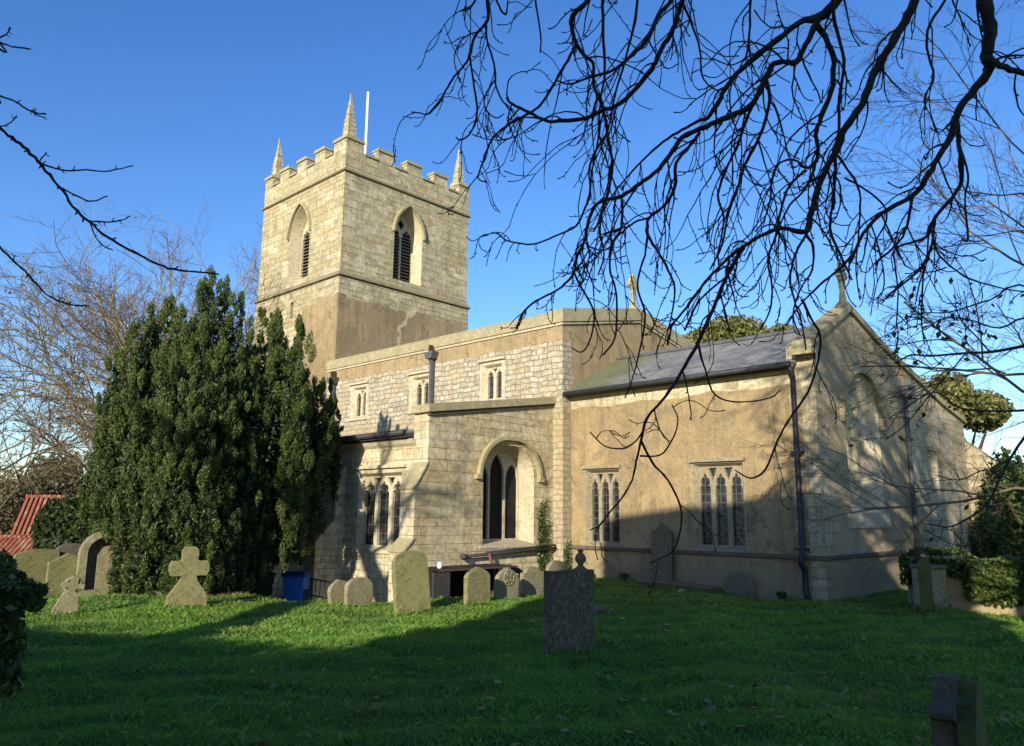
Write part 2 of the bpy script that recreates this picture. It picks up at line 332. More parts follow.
nb = NB('turf'); col = nb.mix(nb.ramp(nb.noise(.8, 5).outputs[0], [(.35, 0), (.65, 1)]), (.030, .075, .011), (.05, .11, .014))
col = nb.mix(nb.ramp(nb.noise(14, 5, .8).outputs[0], [(.45, 0), (.7, 1)]), col, (.025, .05, .012))
x, y, z = nb.sep()
far = nb.ramp(nb.math('DIVIDE', nb.math('SQRT', nb.math('ADD', nb.math('MULTIPLY', x, x), nb.math('MULTIPLY', y, y))), 1000), [(.06, 0), (.3, 1)])
fld = nb.mix(nb.ramp(nb.noise(.012, 3).outputs[0], [(.45, 0), (.55, 1)]), (.10, .12, .05), (.17, .15, .08))
col = nb.mix(far, col, fld)
# worn, leaf-strewn soil close to the sunken wall and under the yew
M['turf'] = nb.fin(col, nb.bump(nb.noise(40, 4, .8).outputs[0], .8, .03), .95)

# ------------------------------------------------------------------ mesh helpers
class MB:
    def __init__(s): s.v = []; s.f = []; s.m = []; s.mats = []; s.sm = []
    def mi(s, mat):
        if mat not in s.mats: s.mats.append(mat)
        return s.mats.index(mat)
    def add(s, vs, fs, mat, smooth=False):
        o = len(s.v); k = s.mi(mat); s.v += [tuple(p) for p in vs]
        for f in fs: s.f.append(tuple(i+o for i in f)); s.m.append(k); s.sm.append(smooth)
    def box(s, a, b, mat):
        x0, x1 = sorted((a[0], b[0])); y0, y1 = sorted((a[1], b[1])); z0, z1 = sorted((a[2], b[2]))
        s.add([(x0, y0, z0), (x1, y0, z0), (x1, y1, z0), (x0, y1, z0), (x0, y0, z1), (x1, y0, z1), (x1, y1, z1), (x0, y1, z1)],
              [(0, 3, 2, 1), (4, 5, 6, 7), (0, 1, 5, 4), (1, 2, 6, 5), (2, 3, 7, 6), (3, 0, 4, 7)], mat)
    def plate(s, F, outer, holes, d0, d1, mat, back=True):
        polys = [outer]+list(holes); flat = [p for q in polys for p in q]
        tris = tessellate_polygon([[Vector((p[0], p[1], 0)) for p in q] for q in polys])
        s.add([F(p[0], p[1], d1) for p in flat], tris, mat)
        if back: s.add([F(p[0], p[1], d0) for p in flat], tris, mat)
        for q in polys:
            n = len(q); s.add([F(p[0], p[1], d0) for p in q]+[F(p[0], p[1], d1) for p in q],
                              [(i, (i+1) % n, n+(i+1) % n, n+i) for i in range(n)], mat)
    def loft(s, F, a, b, da, db, mat, closed=True, smooth=False):
        n = len(a); s.add([F(p[0], p[1], da) for p in a]+[F(p[0], p[1], db) for p in b],
                          [(i, (i+1) % n, n+(i+1) % n, n+i) for i in range(n if closed else n-1)], mat, smooth)
    def strip(s, F, path, w, d0, d1, mat):      # a moulding of width w along an open path in a wall plane
        L, Rr = [], []
        for i, p in enumerate(path):
            a = path[max(i-1, 0)]; b = path[min(i+1, len(path)-1)]; t = Vector((b[0]-a[0], b[1]-a[1])); t.normalize()
            n = Vector((-t.y, t.x)); L.append((p[0]+n.x*w, p[1]+n.y*w)); Rr.append((p[0], p[1]))
        s.plate(F, L+Rr[::-1], [], d0, d1, mat)
    def tube(s, pts, rad, mat, n=6, cap=True, smooth=True):
        pts = [Vector(p) for p in pts]; 
        if isinstance(rad, (int, float)): rad = [rad]*len(pts)
        vs = []; prev = None
        for i, p in enumerate(pts):
            t = (pts[min(i+1, len(pts)-1)]-pts[max(i-1, 0)])
            if t.length < 1e-9: t = Vector((0, 0, 1))
            t.normalize()
            a = prev if prev is not None else (Vector((0, 0, 1)) if abs(t.z) < .9 else Vector((1, 0, 0)))
            a = (a - t*a.dot(t)); 
            if a.length < 1e-6: a = t.orthogonal()
            a.normalize(); prev = a; b = t.cross(a)
            for k in range(n):
                q = 2*math.pi*k/n; vs.append(p+(a*math.cos(q)+b*math.sin(q))*rad[i])
        fs = [(i*n+k, i*n+(k+1) % n, (i+1)*n+(k+1) % n, (i+1)*n+k) for i in range(len(pts)-1) for k in range(n)]
        if cap: fs += [tuple(range(n))[::-1], tuple((len(pts)-1)*n+k for k in range(n))]
        s.add(vs, fs, mat, smooth)
    def lathe(s, c, prof, mat, n=12, square=False, rot=0):   # prof: (r, z)
        c = Vector(c); vs = []
        for r_, z in prof:
            for k in range(n):
                q = 2*math.pi*k/n+rot; vs.append(c+Vector((r_*math.cos(q), r_*math.sin(q), z)))
        fs = [(i*n+k, i*n+(k+1) % n, (i+1)*n+(k+1) % n, (i+1)*n+k) for i in range(len(prof)-1) for k in range(n)]
        fs += [tuple(range(n))[::-1], tuple((len(prof)-1)*n+k for k in range(n))]
        s.add(vs, fs, mat, not square)
    def build(s, name, parent=None, loc=None, bevel=0):
        me = bpy.data.meshes.new(name); v = s.v
        if loc is not None: v = [(p[0]-loc[0], p[1]-loc[1], p[2]-loc[2]) for p in v]
        me.from_pydata(v, [], s.f)
        for mt in s.mats: me.materials.append(M[mt])
        me.polygons.foreach_set('material_index', s.m); me.polygons.foreach_set('use_smooth', s.sm); me.update()
        o = bpy.data.objects.new(name, me); COL.objects.link(o)
        if parent: o.parent = parent
        if loc is not None: o.location = loc
        if bevel:
            b = o.modifiers.new('bevel', 'BEVEL'); b.width = bevel; b.segments = 2; b.limit_method = 'ANGLE'; b.angle_limit = R(40)
        return o

def tag(o, label=None, cat=None, group=None, kind=None):
    if label: o['label'] = label
    if cat: o['category'] = cat
    if group: o['group'] = group
    if kind: o['kind'] = kind
    return o
def empty(name, loc, label, cat, group=None):
    o = bpy.data.objects.new(name, None); COL.objects.link(o); o.location = loc; o.empty_display_size = .3
    return tag(o, label, cat, group)
def rawmesh(name, verts, faces_flat, fsize, mats, parent=None, mat_idx=None):
    me = bpy.data.meshes.new(name); nv = len(verts); nf = len(faces_flat)//fsize
    me.vertices.add(nv); me.vertices.foreach_set('co', np.asarray(verts, dtype=np.float32).ravel())
    me.loops.add(nf*fsize); me.loops.foreach_set('vertex_index', np.asarray(faces_flat, dtype=np.int32))
    me.polygons.add(nf); me.polygons.foreach_set('loop_start', np.arange(nf, dtype=np.int32)*fsize)
    for mt in mats: me.materials.append(M[mt])
    if mat_idx is not None: me.polygons.foreach_set('material_index', np.asarray(mat_idx, dtype=np.int32))
    me.update(calc_edges=True); me.validate()
    o = bpy.data.objects.new(name, me); COL.objects.link(o)
    if parent: o.parent = parent
    return o

# wall planes: F(u, v, d) -> point; d = distance out of the wall
def FE(x): return lambda u, v, d: (x+d, u, v)      # faces east
def FS(y): return lambda u, v, d: (u, y-d, v)      # faces south
def FN(y): return lambda u, v, d: (u, y+d, v)
def FW(x): return lambda u, v, d: (x-d, u, v)

def arch(u0, u1, v0, vs, va, n=8, inset=0.0):
    """pointed arch outline, counter-clockwise from bottom left; va = apex height"""
    u0 += inset; u1 -= inset; va -= inset*1.15; v0 += inset*.6
    h = (u1-u0)/2; r = va-vs; c = (u0+u1)/2
    Rr = (h*h+r*r)/(2*h)
    right = []
    cxr = u1-Rr; a1 = math.atan2(r, c-cxr)
    for i in range(n+1):
        a = a1*i/n; right.append((cxr+Rr*math.cos(a), vs+Rr*math.sin(a)))
    left = [(2*c-p[0], p[1]) for p in right[:-1]][::-1]
    return [(u0, v0), (u1, v0)]+right+left
def archpath(u0, u1, vs, va, n=8):
    p = arch(u0, u1, vs-1, vs, va, n)[2:]
    return p            # right spring -> apex -> left spring
def cusped(u0, u1, v0, vs, va, cusp=.3):
    """light with a cusped (cinquefoil-like) pointed head"""
    c = (u0+u1)/2; h = (u1-u0)/2; r = va-vs
    rr = [(h, 0), (h*.98, r*.12), (h*.70, r*.26), (h*.86, r*.40), (h*.80, r*.56), (h*.62, r*.70), (h*.36, r*.70), (h*.26, r*.84), (0, r)]
    right = [(c+a, vs+b) for a, b in rr]; left = [(c-a, vs+b) for a, b in rr[:-1]][::-1]
    return [(u0, v0), (u1, v0)]+right+left

# ------------------------------------------------------------------ terrain
def sm(a, b, x):
    t = np.clip((x-a)/(b-a), 0, 1); return t*t*(3-2*t)
def hgt(x, y):
    x = np.asarray(x, dtype=float); y = np.asarray(y, dtype=float)
    r = np.sqrt(x*x+y*y)
    h = .42-.32*sm(0, 12, r)-.10*sm(12, 22, r)*sm(-12, -8, x)
    h = h+.06*np.sin(x*.9+1.3)*np.sin(y*.7+.4)+.035*np.sin(x*2.1+y*1.3)+.02*np.sin(x*3.7-y*2.9+1)
    d1 = sm(-13.2, -15.3, x)*sm(9.4, 11.2, y)*(1-sm(16.6, 19.0, y))
    d2 = sm(-16.5, -18.5, x)*sm(9.6, 12.6, y)
    h = h-.85*np.maximum(d1, d2)
    h = h-.05*sm(17, 19.4, y)
    far = sm(27, 50, r)
    return h*(1-far)-far*3.2-sm(60, 260, r)*8
def hz(x, y): return float(hgt(x, y))
def gp(px, py, z=None):
    """where the sight line through this pixel of the photograph meets the ground"""
    d = ray(px, py); zz = .1 if z is None else z
    for _ in range(30):
        k = (zz-EYE)/d.z; p = Vector((d.x*k, d.y*k)); 
        if z is not None: break
        zz = .5*zz+.5*hz(p.x, p.y)
    return p.x, p.y, zz
radii = np.concatenate([np.linspace(0, 30, 121), np.geomspace(31, 4000, 60)])
ang = np.linspace(0, 2*math.pi, 361)[:-1]
rr, aa = np.meshgrid(radii[1:], ang, indexing='ij'); gx, gy = rr*np.cos(aa), rr*np.sin(aa); gz = hgt(gx, gy)
V = np.concatenate([[[0, 0, hz(0, 0)]], np.stack([gx.ravel(), gy.ravel(), gz.ravel()], 1)])
na = 360; nr = len(radii)-1; fs = []
i0 = np.arange(nr-1)[:, None]*na; k = np.arange(na)[None, :]; k2 = (k+1) % na
q = np.stack([1+i0+k, 1+i0+na+k, 1+i0+na+k2, 1+i0+k2], -1).reshape(-1, 4)
o = rawmesh('ground', V, q.ravel(), 4, ['turf']); tag(o, kind='structure')
o.data.polygons.foreach_set('use_smooth', [True]*len(o.data.polygons))
# centre fan
mb = MB(); mb.add([V[0]]+[tuple(p) for p in V[1:na+1]], [(0, 1+i, 1+(i+1) % na) for i in range(na)], 'turf'); tag(mb.build('ground'), kind='structure')

# ------------------------------------------------------------------ the church
CX, CY = -7.85, 19.48; XN, YN = -15.8, 19.06; XA, YA = -16.2, 13.85; YC = 23.4; XT, YT, YT2, XW = -29.22, 19.42, 27.36, -36.6
church = empty('church', (-18, 20, 0), 'medieval stone church with battlemented west tower, rendered chancel and churchyard in front', 'church')
def cpart(mb, name, parent=church, bevel=0, loc=(-18, 20, 0)):
    if parent is church: return mb.build(name, church, (0, 0, 0), bevel)
    return mb.build(name, parent, None, bevel)
def cb(mb, name, bevel=0):
    o = mb.build(name, church, None, bevel); o.location = (18, -20, 0); return o

# generic windows ----------------------------------------------------
def square_window(F, u0, u1, v0, v1, n, name='window', mull=.115, frame=.13, headh=.42, hood=True, spandrel=True, wallmat='trim', rec=.16, sur=.16):
    """n-light square headed window: trim frame, mullions, cusped heads. returns the hole for the wall"""
    mb = MB(); hole = [(u0, v0), (u1, v0), (u1, v1), (u0, v1)]
    iu0, iu1, iv0, iv1 = u0+frame*.75, u1-frame*.75, v0+.07, v1-frame*.6
    # splayed jamb
    inner = [(iu0, iv0), (iu1, iv0), (iu1, iv1), (iu0, iv1)]
    mb.loft(F, hole, inner, .004, -rec, wallmat)
    lw = (iu1-iu0-(n-1)*mull)/n; holes = []
    for i in range(n):
        a = iu0+i*(lw+mull)
        holes.append(cusped(a+.012, a+lw-.012, iv0+.03, iv1-headh, iv1-headh*.28))
        if spandrel and i < n-1:
            c = a+lw+mull/2; holes.append([(c-lw*.36, iv1-.04), (c, iv1-headh*.62), (c+lw*.36, iv1-.04)])
    ou = [(iu0-.002, iv0-.002), (iu1+.002, iv0-.002), (iu1+.002, iv1+.002), (iu0-.002, iv1+.002)]
    mb.plate(F, ou, holes, -rec-.16, -rec, wallmat)
    # flush surround blocks just proud of the wall
    s = sur
    mb.plate(F, [(u0-s, v0-.10), (u1+s, v0-.10), (u1+s, v1+s*.8), (u0-s, v1+s*.8)], [hole], -.05, .006, wallmat)
    if hood: mb.plate(F, [(u0-s-.03, v1+s*.8), (u1+s+.03, v1+s*.8), (u1+s+.03, v1+s*.8+.09), (u0-s-.03, v1+s*.8+.09)], [], -.02, .10, wallmat)
    mb.plate(F, [(u0-.12, v0-.11), (u1+.12, v0-.11), (u1+.12, v0-.02), (u0-.12, v0-.02)], [], -.05, .07, wallmat)
    fr = cb(mb, name)
    g = MB(); g.plate(F, [(iu0, iv0), (iu1, iv0), (iu1, iv1), (iu0, iv1)], [], -rec-.11, -rec-.09, 'glass')
    g.build('glass', fr)
    return hole

holes_CS, holes_NS, holes_AS = [], [], []
F_CS, F_CE, F_NS, F_AE, F_AS, F_TE, F_TS = FS(CY), FE(CX), FS(YN), FE(XA), FS(YA), FE(XT), FS(YT)
holes_CS.append(square_window(F_CS, -11.42, -9.92, 1.12, 3.42, 3, 'chancel_window', headh=.62, wallmat='trimd', sur=.05))
holes_CS.append(square_window(F_CS, -15.22, -13.95, 1.10, 3.36, 3, 'chancel_window', mull=.10, headh=.60, wallmat='trimd', sur=.05))
for u0, u1 in ((-19.45, -18.52), (-23.35, -22.38), (-27.25, -26.32)):
    holes_NS.append(square_window(F_NS, u0, u1, 5.86, 7.14, 2, 'clerestory_window', mull=.12, frame=.14, headh=.36, rec=.14))
holes_AS.append(square_window(F_AS, -19.3, -17.28, .98, 3.12, 3, 'aisle_window', mull=.13, frame=.14, headh=.5))

# ---- chancel and east wall
mb = MB()
mb.plate(F_CS, [(XN, -.6), (CX-.003, -.6), (CX-.003, 6.35), (CX-.42, 6.35), (CX-.42, 5.86), (XN, 5.80)], holes_CS, -.7, 0, 'chancel')
cb(mb, 'chancel_wall')
# east window (pointed)
EW = arch(21.35, 23.95, 2.12, 4.60, 5.80, 10)
EWi = arch(21.72, 23.58, 2.32, 4.50, 5.42, 10)
slit = [(28.5, 1.95), (29.5, 1.95), (29.5, 4.2), (28.5, 4.2)]
prof = [(CY+.0, -.6), (33.3, -.6), (33.3, 5.60), (30.4, 5.98), (26.8, 6.66), (24.6, 7.08), (22.1, 7.74), (19.48, 6.4)]
mb = MB(); mb.plate(F_CE, [(CY+.005, -.6)]+prof[1:7]+[(CY+.005, 6.4)], [EW, slit], -.72, 0, 'chancel')
mb.box((CX-7.9, 33.3, -.6), (CX-.6, 32.6, 5.5), 'chancel')
cb(mb, 'east_wall')
mb = MB(); mb.loft(F_CE, EW, EWi, 0.004, -.32, 'trim')
c = 22.65; ho = []
for i, (a, b) in enumerate(((21.74, 22.28), (22.38, 22.92), (23.02, 23.56))):
    ho.append(cusped(a, b, 2.36, 4.05, 4.72 if i == 1 else 4.5))
ho += [arch(22.05, 22.55, 4.72, 4.85, 5.12, 4), arch(22.72, 23.22, 4.72, 4.85, 5.12, 4)]
mb.plate(F_CE, EWi, ho, -.5, -.32, 'trim')
hp = archpath(21.15, 24.15, 4.62, 6.0, 10); mb.strip(F_CE, hp, -.12, -.02, .13, 'coping')
mb.box((CX-.02, 21.0, 4.52), (CX+.13, 21.2, 4.68), 'coping'); mb.box((CX-.02, 24.1, 4.52), (CX+.13, 24.3, 4.68), 'coping')
mb.plate(F_CE, [(21.1, 1.72), (24.2, 1.72), (24.2, 2.10), (21.1, 2.10)], [], -.05, .05, 'trim')
fr = cb(mb, 'east_window'); g = MB(); g.plate(F_CE, arch(21.7, 23.6, 2.3, 4.5, 5.42, 8), [], -.45, -.43, 'trim'); g.build('stone_blocking', fr)
mb = MB(); si = [(28.7, 2.1), (29.3, 2.1), (29.3, 4.0), (28.7, 4.0)]
mb.loft(F_CE, slit, si, .003, -.25, 'trim'); mb.plate(F_CE, si, [cusped(28.72, 28.97, 2.15, 3.5, 3.85), cusped(29.03, 29.28, 2.15, 3.5, 3.85)], -.4, -.25, 'trim')
mb.box((CX-.02, 28.35, 4.22), (CX+.12, 29.65, 4.34), 'coping')
fr = cb(mb, 'chapel_window'); g = MB(); g.plate(F_CE, si, [], -.36, -.34, 'glass'); g.build('glass', fr)
# coping of the gable
mb = MB()
cp = [(19.15, 6.22), (22.1, 7.74), (24.6, 7.08), (26.8, 6.66), (30.4, 5.98), (33.45, 5.55)]
upc = [(a, b+.19) for a, b in cp]
mb.plate(F_CE, cp+upc[::-1], [], -.42, .10, 'coping')
mb.box((CX-.42, 19.1, 6.05), (CX+.097, 19.46, 6.24), 'coping')
cb(mb, 'gable_coping', .02)
# kneeler stones against the roof
mb = MB(); mb.box((CX-.40, 19.30, 6.0), (CX-.03, 19.475, 6.28), 'coping'); cb(mb, 'kneeler', .02)
# gable cross, worn
def cross_finial(x, y, z, s, mat='coping'):
    mb = MB()
    mb.lathe((x, y, z-.12), [(.26*s, 0), (.28*s, .16*s), (.2*s, .3*s), (.11*s, .40*s), (.075*s, .75*s), (.11*s, .95*s)], mat, 8, True, R(22.5))
    mb.box((x-.075*s, y-.10*s, z+.7*s), (x+.075*s, y+.10*s, z+1.45*s), mat)
    mb.box((x-.074*s, y-.30*s, z+.98*s), (x+.074*s, y+.30*s, z+1.19*s), mat)
    n = 16; 
    pts = [(x, y+.21*s*math.cos(2*math.pi*i/n), z+1.09*s+.21*s*math.sin(2*math.pi*i/n)) for i in range(n+1)]
    mb.tube(pts, .075*s, mat, 6, False)
    return cb(mb, 'gable_cross', .02)
cross_finial(CX-.12, 22.1, 7.80, .95, 'grave_grey'); cross_finial(XN-.2, YC, 9.36, 1.0, 'coping')
# buttresses on the east wall, north end
mb = MB()
def butt_e(mb, y0, y1, z_top, pr, mat, zs):
    mb.plate(lambda u, v, d: (u, d, v), [(CX-.05, -.6), (CX+pr, -.6), (CX+pr, zs), (CX-.05, z_top)], [], y0, y1, mat)
butt_e(mb, 33.3, 34.3, 4.9, 1.1, 'chancel', 3.9)
mb.plate(lambda u, v, d: (d, u, v), [(33.28, -.6), (36.4, -.6), (36.2, 1.6), (35.0, 2.4), (35.0, 3.7), (34.3, 4.7), (33.28, 5.1)], [], CX-.9, CX-.02, 'chancel')
cb(mb, 'buttress', .02)
# strings, gutters, pipes of the chancel
mb = MB(); mb.box((XN+.0, CY-.09, .95), (CX+.09, CY-.003, 1.06), 'string'); mb.box((CX+.003, CY+.002, .95), (CX+.09, 24.9, 1.06), 'string'); cb(mb, 'string_course', .02)
mb = MB(); F = lambda u, v, d: (d, u, v)
rp = [(CY-.32, 5.87), (22.05, 7.36), (25.2, 6.2), (25.2, 6.08), (22.05, 7.22), (CY-.32, 5.76)]
mb.plate(F, rp, [], XN+.004, CX-.43, 'slate'); mb.box((XN+.05, 21.93, 7.33), (CX-.45, 22.17, 7.43), 'lead'); cb(mb, 'chancel_roof')
mb = MB(); mb.box((XN+.02, CY-.10, 5.66), (CX-.5, CY-.003, 5.78), 'coping'); cb(mb, 'eaves_course', .02)
mb = MB(); mb.tube([(XN+.03, CY-.40, 5.78), (CX-.45, CY-.40, 5.84)], .075, 'leaddark', 8); cb(mb, 'gutter')
def downpipe(pts, r=.055, mat='pipe', hop=None, clips=()):
    mb = MB(); mb.tube(pts, r, mat, 8)
    if hop: x, y, z, s = hop; mb.lathe((x, y, z), [(.07*s, -.05), (.15*s, .10), (.19*s, .12), (.19*s, .30*s)], mat, 4, True, R(45))
    for (x, y, z) in clips: mb.box((x-r*1.9, y-r*1.25, z-.035), (x+r*1.9, y+r*1.25, z+.035), mat)
    return cb(mb, 'downpipe')
X0 = -8.36; yp = CY-.12
downpipe([(X0, yp-.2, 5.8), (X0, yp-.02, 5.55), (X0, yp, 1.2), (X0, yp-.12, .98), (X0, yp-.12, .85), (X0+.03, yp, .7), (X0+.03, yp, .22), (X0+.12, yp-.12, .03)], .075, 'pipe', None, [(X0, yp, 3.6), (X0, yp, 1.2)])
downpipe([(CX+.12, 26.2, 5.9), (CX+.12, 26.2, .1)], .07, 'lead', (CX+.17, 26.2, 5.7, 1.3), [(CX+.12, 26.2, 4.4), (CX+.12, 26.2, 2.8)])

# ---- nave
mb = MB()
mb.plate(F_NS, [(XT+.0, -.7), (XN-.003, -.7), (XN-.003, 8.42), (XT, 8.42)], holes_NS, -.7, 0, 'nave')
ng = [(YN+.003, -.7), (27.74, -.7), (27.74, 8.38), (YC, 9.16), (YN+.003, 8.42)]
mb.plate(FE(XN), ng, [], -.6, 0, 'nave')
cb(mb, 'nave_wall')
mb = MB()
mb.plate(lambda u, v, d: (d, u, v), [(YN-.10, 8.14), (YN+.55, 8.14), (YN+.55, 8.52), (YN+.05, 8.60), (YN-.10, 8.46)], [], XT+.003, XN-.002, 'coping')
mb.plate(F_NS, [(XT+.01, 8.06), (XN-.01, 8.06), (XN-.01, 8.138), (XT+.01, 8.138)], [], -.1, .05, 'trim')
gp_ = [(YN-.097, 8.143), (YC, 9.02), (27.9, 8.2)]
mb.plate(FE(XN), gp_+[(a, b+.44) for a, b in gp_][::-1], [], -.5, .10, 'coping')
g2 = [(YN-.047, 8.064), (YC, 8.935), (27.8, 8.12)]
mb.plate(FE(XN), g2+[(a, b+.07) for a, b in g2][::-1], [], -.1, .06, 'trim')
cb(mb, 'parapet_coping', .025)
mb = MB(); mb.plate(lambda u, v, d: (d, u, v), [(YN+.5, 8.3), (YC, 8.8), (27.3, 8.3), (27.3, 8.1), (YC, 8.6), (YN+.5, 8.1)], [], XT+.02, XN-.62, 'lead'); cb(mb, 'nave_roof')
for xx, zt in ((-22.08, 8.0), (-28.55, 7.75)):
    mb = MB(); mb.box((xx-.04, YN-.28, zt-.02), (xx+.05, YN+.1, zt+.24), 'barkyew'); mb.plate(FS(YN), [(xx-.16, zt-.28), (xx+.16, zt-.28), (xx+.26, zt-.02), (xx-.26, zt-.02)], [], .03, .33, 'lead')
    mb.box((xx-.06, YN-.20, 5.6), (xx+.06, YN-.06, zt-.28), 'lead'); mb.box((xx-.3, YN-.5, 5.8), (xx+.3, YN-.05, 5.86), 'lead'); cb(mb, 'downpipe')
# repaired joint line and flashing along aisle roof
mb = MB(); mb.box((-28.6, YN-.16, 4.9), (-16.9, YN-.004, 5.1), 'lead'); cb(mb, 'flashing')

# ---- south aisle
AWo = arch(15.95, 18.15, 1.12, 3.08, 4.02, 10); AWi = arch(16.03, 18.07, 1.22, 3.06, 3.92, 10)
mb = MB()
mb.plate(F_AE, [(YA+.003, -1.2), (YN-.003, -1.2), (YN-.003, 5.50), (YA+.003, 4.70)], [AWo], -.62, 0, 'aisle')
mb.plate(F_AS, [(-31, -1.2), (XA-.003, -1.2), (XA-.003, 4.70), (XA-.52, 4.64), (XA-.52, 4.02), (-31, 3.98)], holes_AS, -.6, 0, 'aisle')
mb.box((-31, YA+.6, -1.2), (-30.4, YN, 4.6), 'aisle')
cb(mb, 'aisle_wall')
mb = MB(); mb.plate(F_AE, [(YA-.12, 4.705), (YN-.01, 5.505), (YN-.01, 5.72), (YA-.12, 4.93)], [], -.62, .13, 'coping')
mb.plate(F_AE, [(YA-.06, 4.62), (YN-.01, 5.42), (YN-.01, 5.503), (YA-.06, 4.703)], [], -.02, .07, 'string')
mb.box((XA-.62, YA-.115, 4.70), (XA-.003, YA+.2, 4.905), 'coping')
cb(mb, 'aisle_coping', .02)
mb = MB(); mb.loft(F_AE, AWo, AWi, .004, -.56, 'trim')
mb.strip(F_AE, archpath(15.80, 18.30, 3.06, 4.16, 12), -.11, -.02, .14, 'coping')
mb.box((XA-.02, 15.60, 2.98), (XA+.13, 15.80, 3.12), 'coping'); mb.box((XA-.02, 18.30, 2.98), (XA+.13, 18.50, 3.12), 'coping')
ho = [cusped(16.36, 16.78, 1.3, 2.75, 3.22), cusped(16.88, 17.28, 1.3, 2.75, 3.30), cusped(17.38, 17.74, 1.3, 2.75, 3.22)]
ho = [arch(16.07, 16.72, 1.26, 3.0, 3.52, 5), arch(16.79, 17.37, 1.26, 3.15, 3.80, 5), arch(17.46, 18.03, 1.26, 3.0, 3.52, 5)]
mb.plate(F_AE, AWi, ho, -.68, -.56, 'trim')
mb.plate(F_AE, [(15.85, 1.02), (18.25, 1.02), (18.25, 1.11), (15.85, 1.11)], [], -.3, .025, 'trim')
fr = cb(mb, 'aisle_east_window'); g = MB(); g.plate(F_AE, AWi, [], -.66, -.64, 'dark'); g.build('glass', fr)  # matte black pane, painted to stand for the unlit interior
mb = MB(); mb.plate(lambda u, v, d: (d, u, v), [(YA-.28, 4.16), (YN-.004, 4.98), (YN-.004, 4.86), (YA-.28, 4.04)], [], -31, XA-.63, 'leaddark'); cb(mb, 'aisle_roof')
mb = MB(); mb.tube([(-31, YA-.34, 4.08), (XA-.66, YA-.34, 4.18)], .08, 'leaddark', 8); cb(mb, 'gutter')
mb = MB(); mb.plate(lambda u, v, d: (d, u, v), [(YA, 3.82), (YA-.09, 3.90), (YA-.16, 4.02), (YA, 4.02)], [], -31, XA-.5, 'trim'); cb(mb, 'cornice')
def buttress(x0, x1, prof, name='buttress', mat='aisle', cap='coping'):
    mb = MB(); F = lambda u, v, d: (d, u, v)
    mb.plate(F, prof, [], x0, x1, mat)
    for i in range(len(prof)-1):
        a, b = prof[i], prof[i+1]
        if abs(a[0]-b[0]) > .05 and abs(a[1]-b[1]) > .05:
            mb.plate(F, [(a[0]-.03, a[1]-.01), (b[0]+.0, b[1]-.01), (b[0], b[1]+.055), (a[0]-.05, a[1]+.045)], [], x0-.03, x1+.03, cap)
    return cb(mb, name, .012)
buttress(-16.80, XA-.004, [(YA-.72, -1.2), (YA-.72, .98), (YA-.42, 1.30), (YA-.42, 2.62), (YA+.0, 3.32), (YA, -1.2)])
buttress(-20.50, -19.95, [(YA-.95, -1.2), (YA-.95, 1.15), (YA-.35, 1.75), (YA-.35, 3.0), (YA, 3.4), (YA, -1.2)])
buttress(-26.2, -25.55, [(YA-.95, -1.2), (YA-.95, 1.15), (YA-.35, 1.75), (YA-.35, 3.0), (YA, 3.4), (YA, -1.2)])
# south porch, hidden behind the yew
mb = MB(); mb.box((-30.2, 10.9, -1.2), (-27.0, YA-.01, 2.6), 'aisle'); mb.plate(lambda u, v, d: (u, d, v), [(-30.4, 2.6), (-26.8, 2.6), (-28.6, 4.0)], [], 10.8, YA-.01, 'slate'); cb(mb, 'porch')

# ---- tower
TH = 17.72
def belfry(F, c, w, v0, vs, va):
    o = arch(c-w, c+w, v0, vs, va, 10); i = arch(c-w+.14, c+w-.14, v0+.12, vs-.02, va-.18, 10)
    mb = MB(); mb.loft(F, o, i, .004, -.62, 'trim')
    iw = w-.14; cu = c
    ho = [cusped(cu-iw+.03, cu-.05, v0+.2, vs-.0, vs+.52), cusped(cu+.05, cu+iw-.03, v0+.2, vs-.0, vs+.52)]
    qz = vs+.74; ho.append([(cu, qz-.30), (cu+.2, qz-.0), (cu, qz+.28), (cu-.2, qz-.0)])
    mb.plate(F, i, ho, -.74, -.62, 'trim')
    mb.strip(F, archpath(c-w-.02, c+w+.02, vs-.02, va+.06, 12), -.11, -.02, .14, 'coping')
    fr = cb(mb, 'belfry_window'); lv = MB(); z = v0+.3; k = 0
    while z < vs+.35:
        a = (cu-iw+.02); b = (cu+iw-.02)
        P = [F(a, z, -.66), F(b, z, -.66), F(b, z+.11, -.80), F(a, z+.11, -.80), F(a, z+.03, -.66), F(b, z+.03, -.66), F(b, z+.14, -.80), F(a, z+.14, -.80)]
        lv.add(P, [(0, 1, 2, 3), (4, 5, 6, 7), (0, 1, 5, 4), (2, 3, 7, 6)], 'louvre'); z += .17
    lv.build('louvres', fr); bk = MB(); bk.plate(F, o, [], -.88, -.86, 'dark'); bk.build('dark_interior', fr)
    return o
hE = belfry(F_TE, 23.3, .88, 13.15, 15.55, 17.0)
hS = belfry(F_TS, -32.85, .92, 13.15, 15.4, 16.95)
slitS = [(-33.2, 11.2), (-32.95, 11.2), (-32.95, 12.0), (-33.2, 12.0)]
mb = MB()
mb.plate(F_TE, [(YT+.003, -.7), (YT2-.003, -.7), (YT2-.003, TH), (YT+.003, TH)], [hE], -.9, 0, 'tower')
mb.plate(F_TS, [(XW, -.7), (XT-.003, -.7), (XT-.003, TH), (XW, TH)], [hS, slitS], -.9, 0, 'tower')
mb.plate(FN(YT2), [(XW, -.7), (XT-.003, -.7), (XT-.003, TH), (XW, TH)], [], -.9, 0, 'tower')
mb.plate(FW(XW), [(YT+.003, -.7), (YT2-.003, -.7), (YT2-.003, TH), (YT+.003, TH)], [], -.9, 0, 'tower')
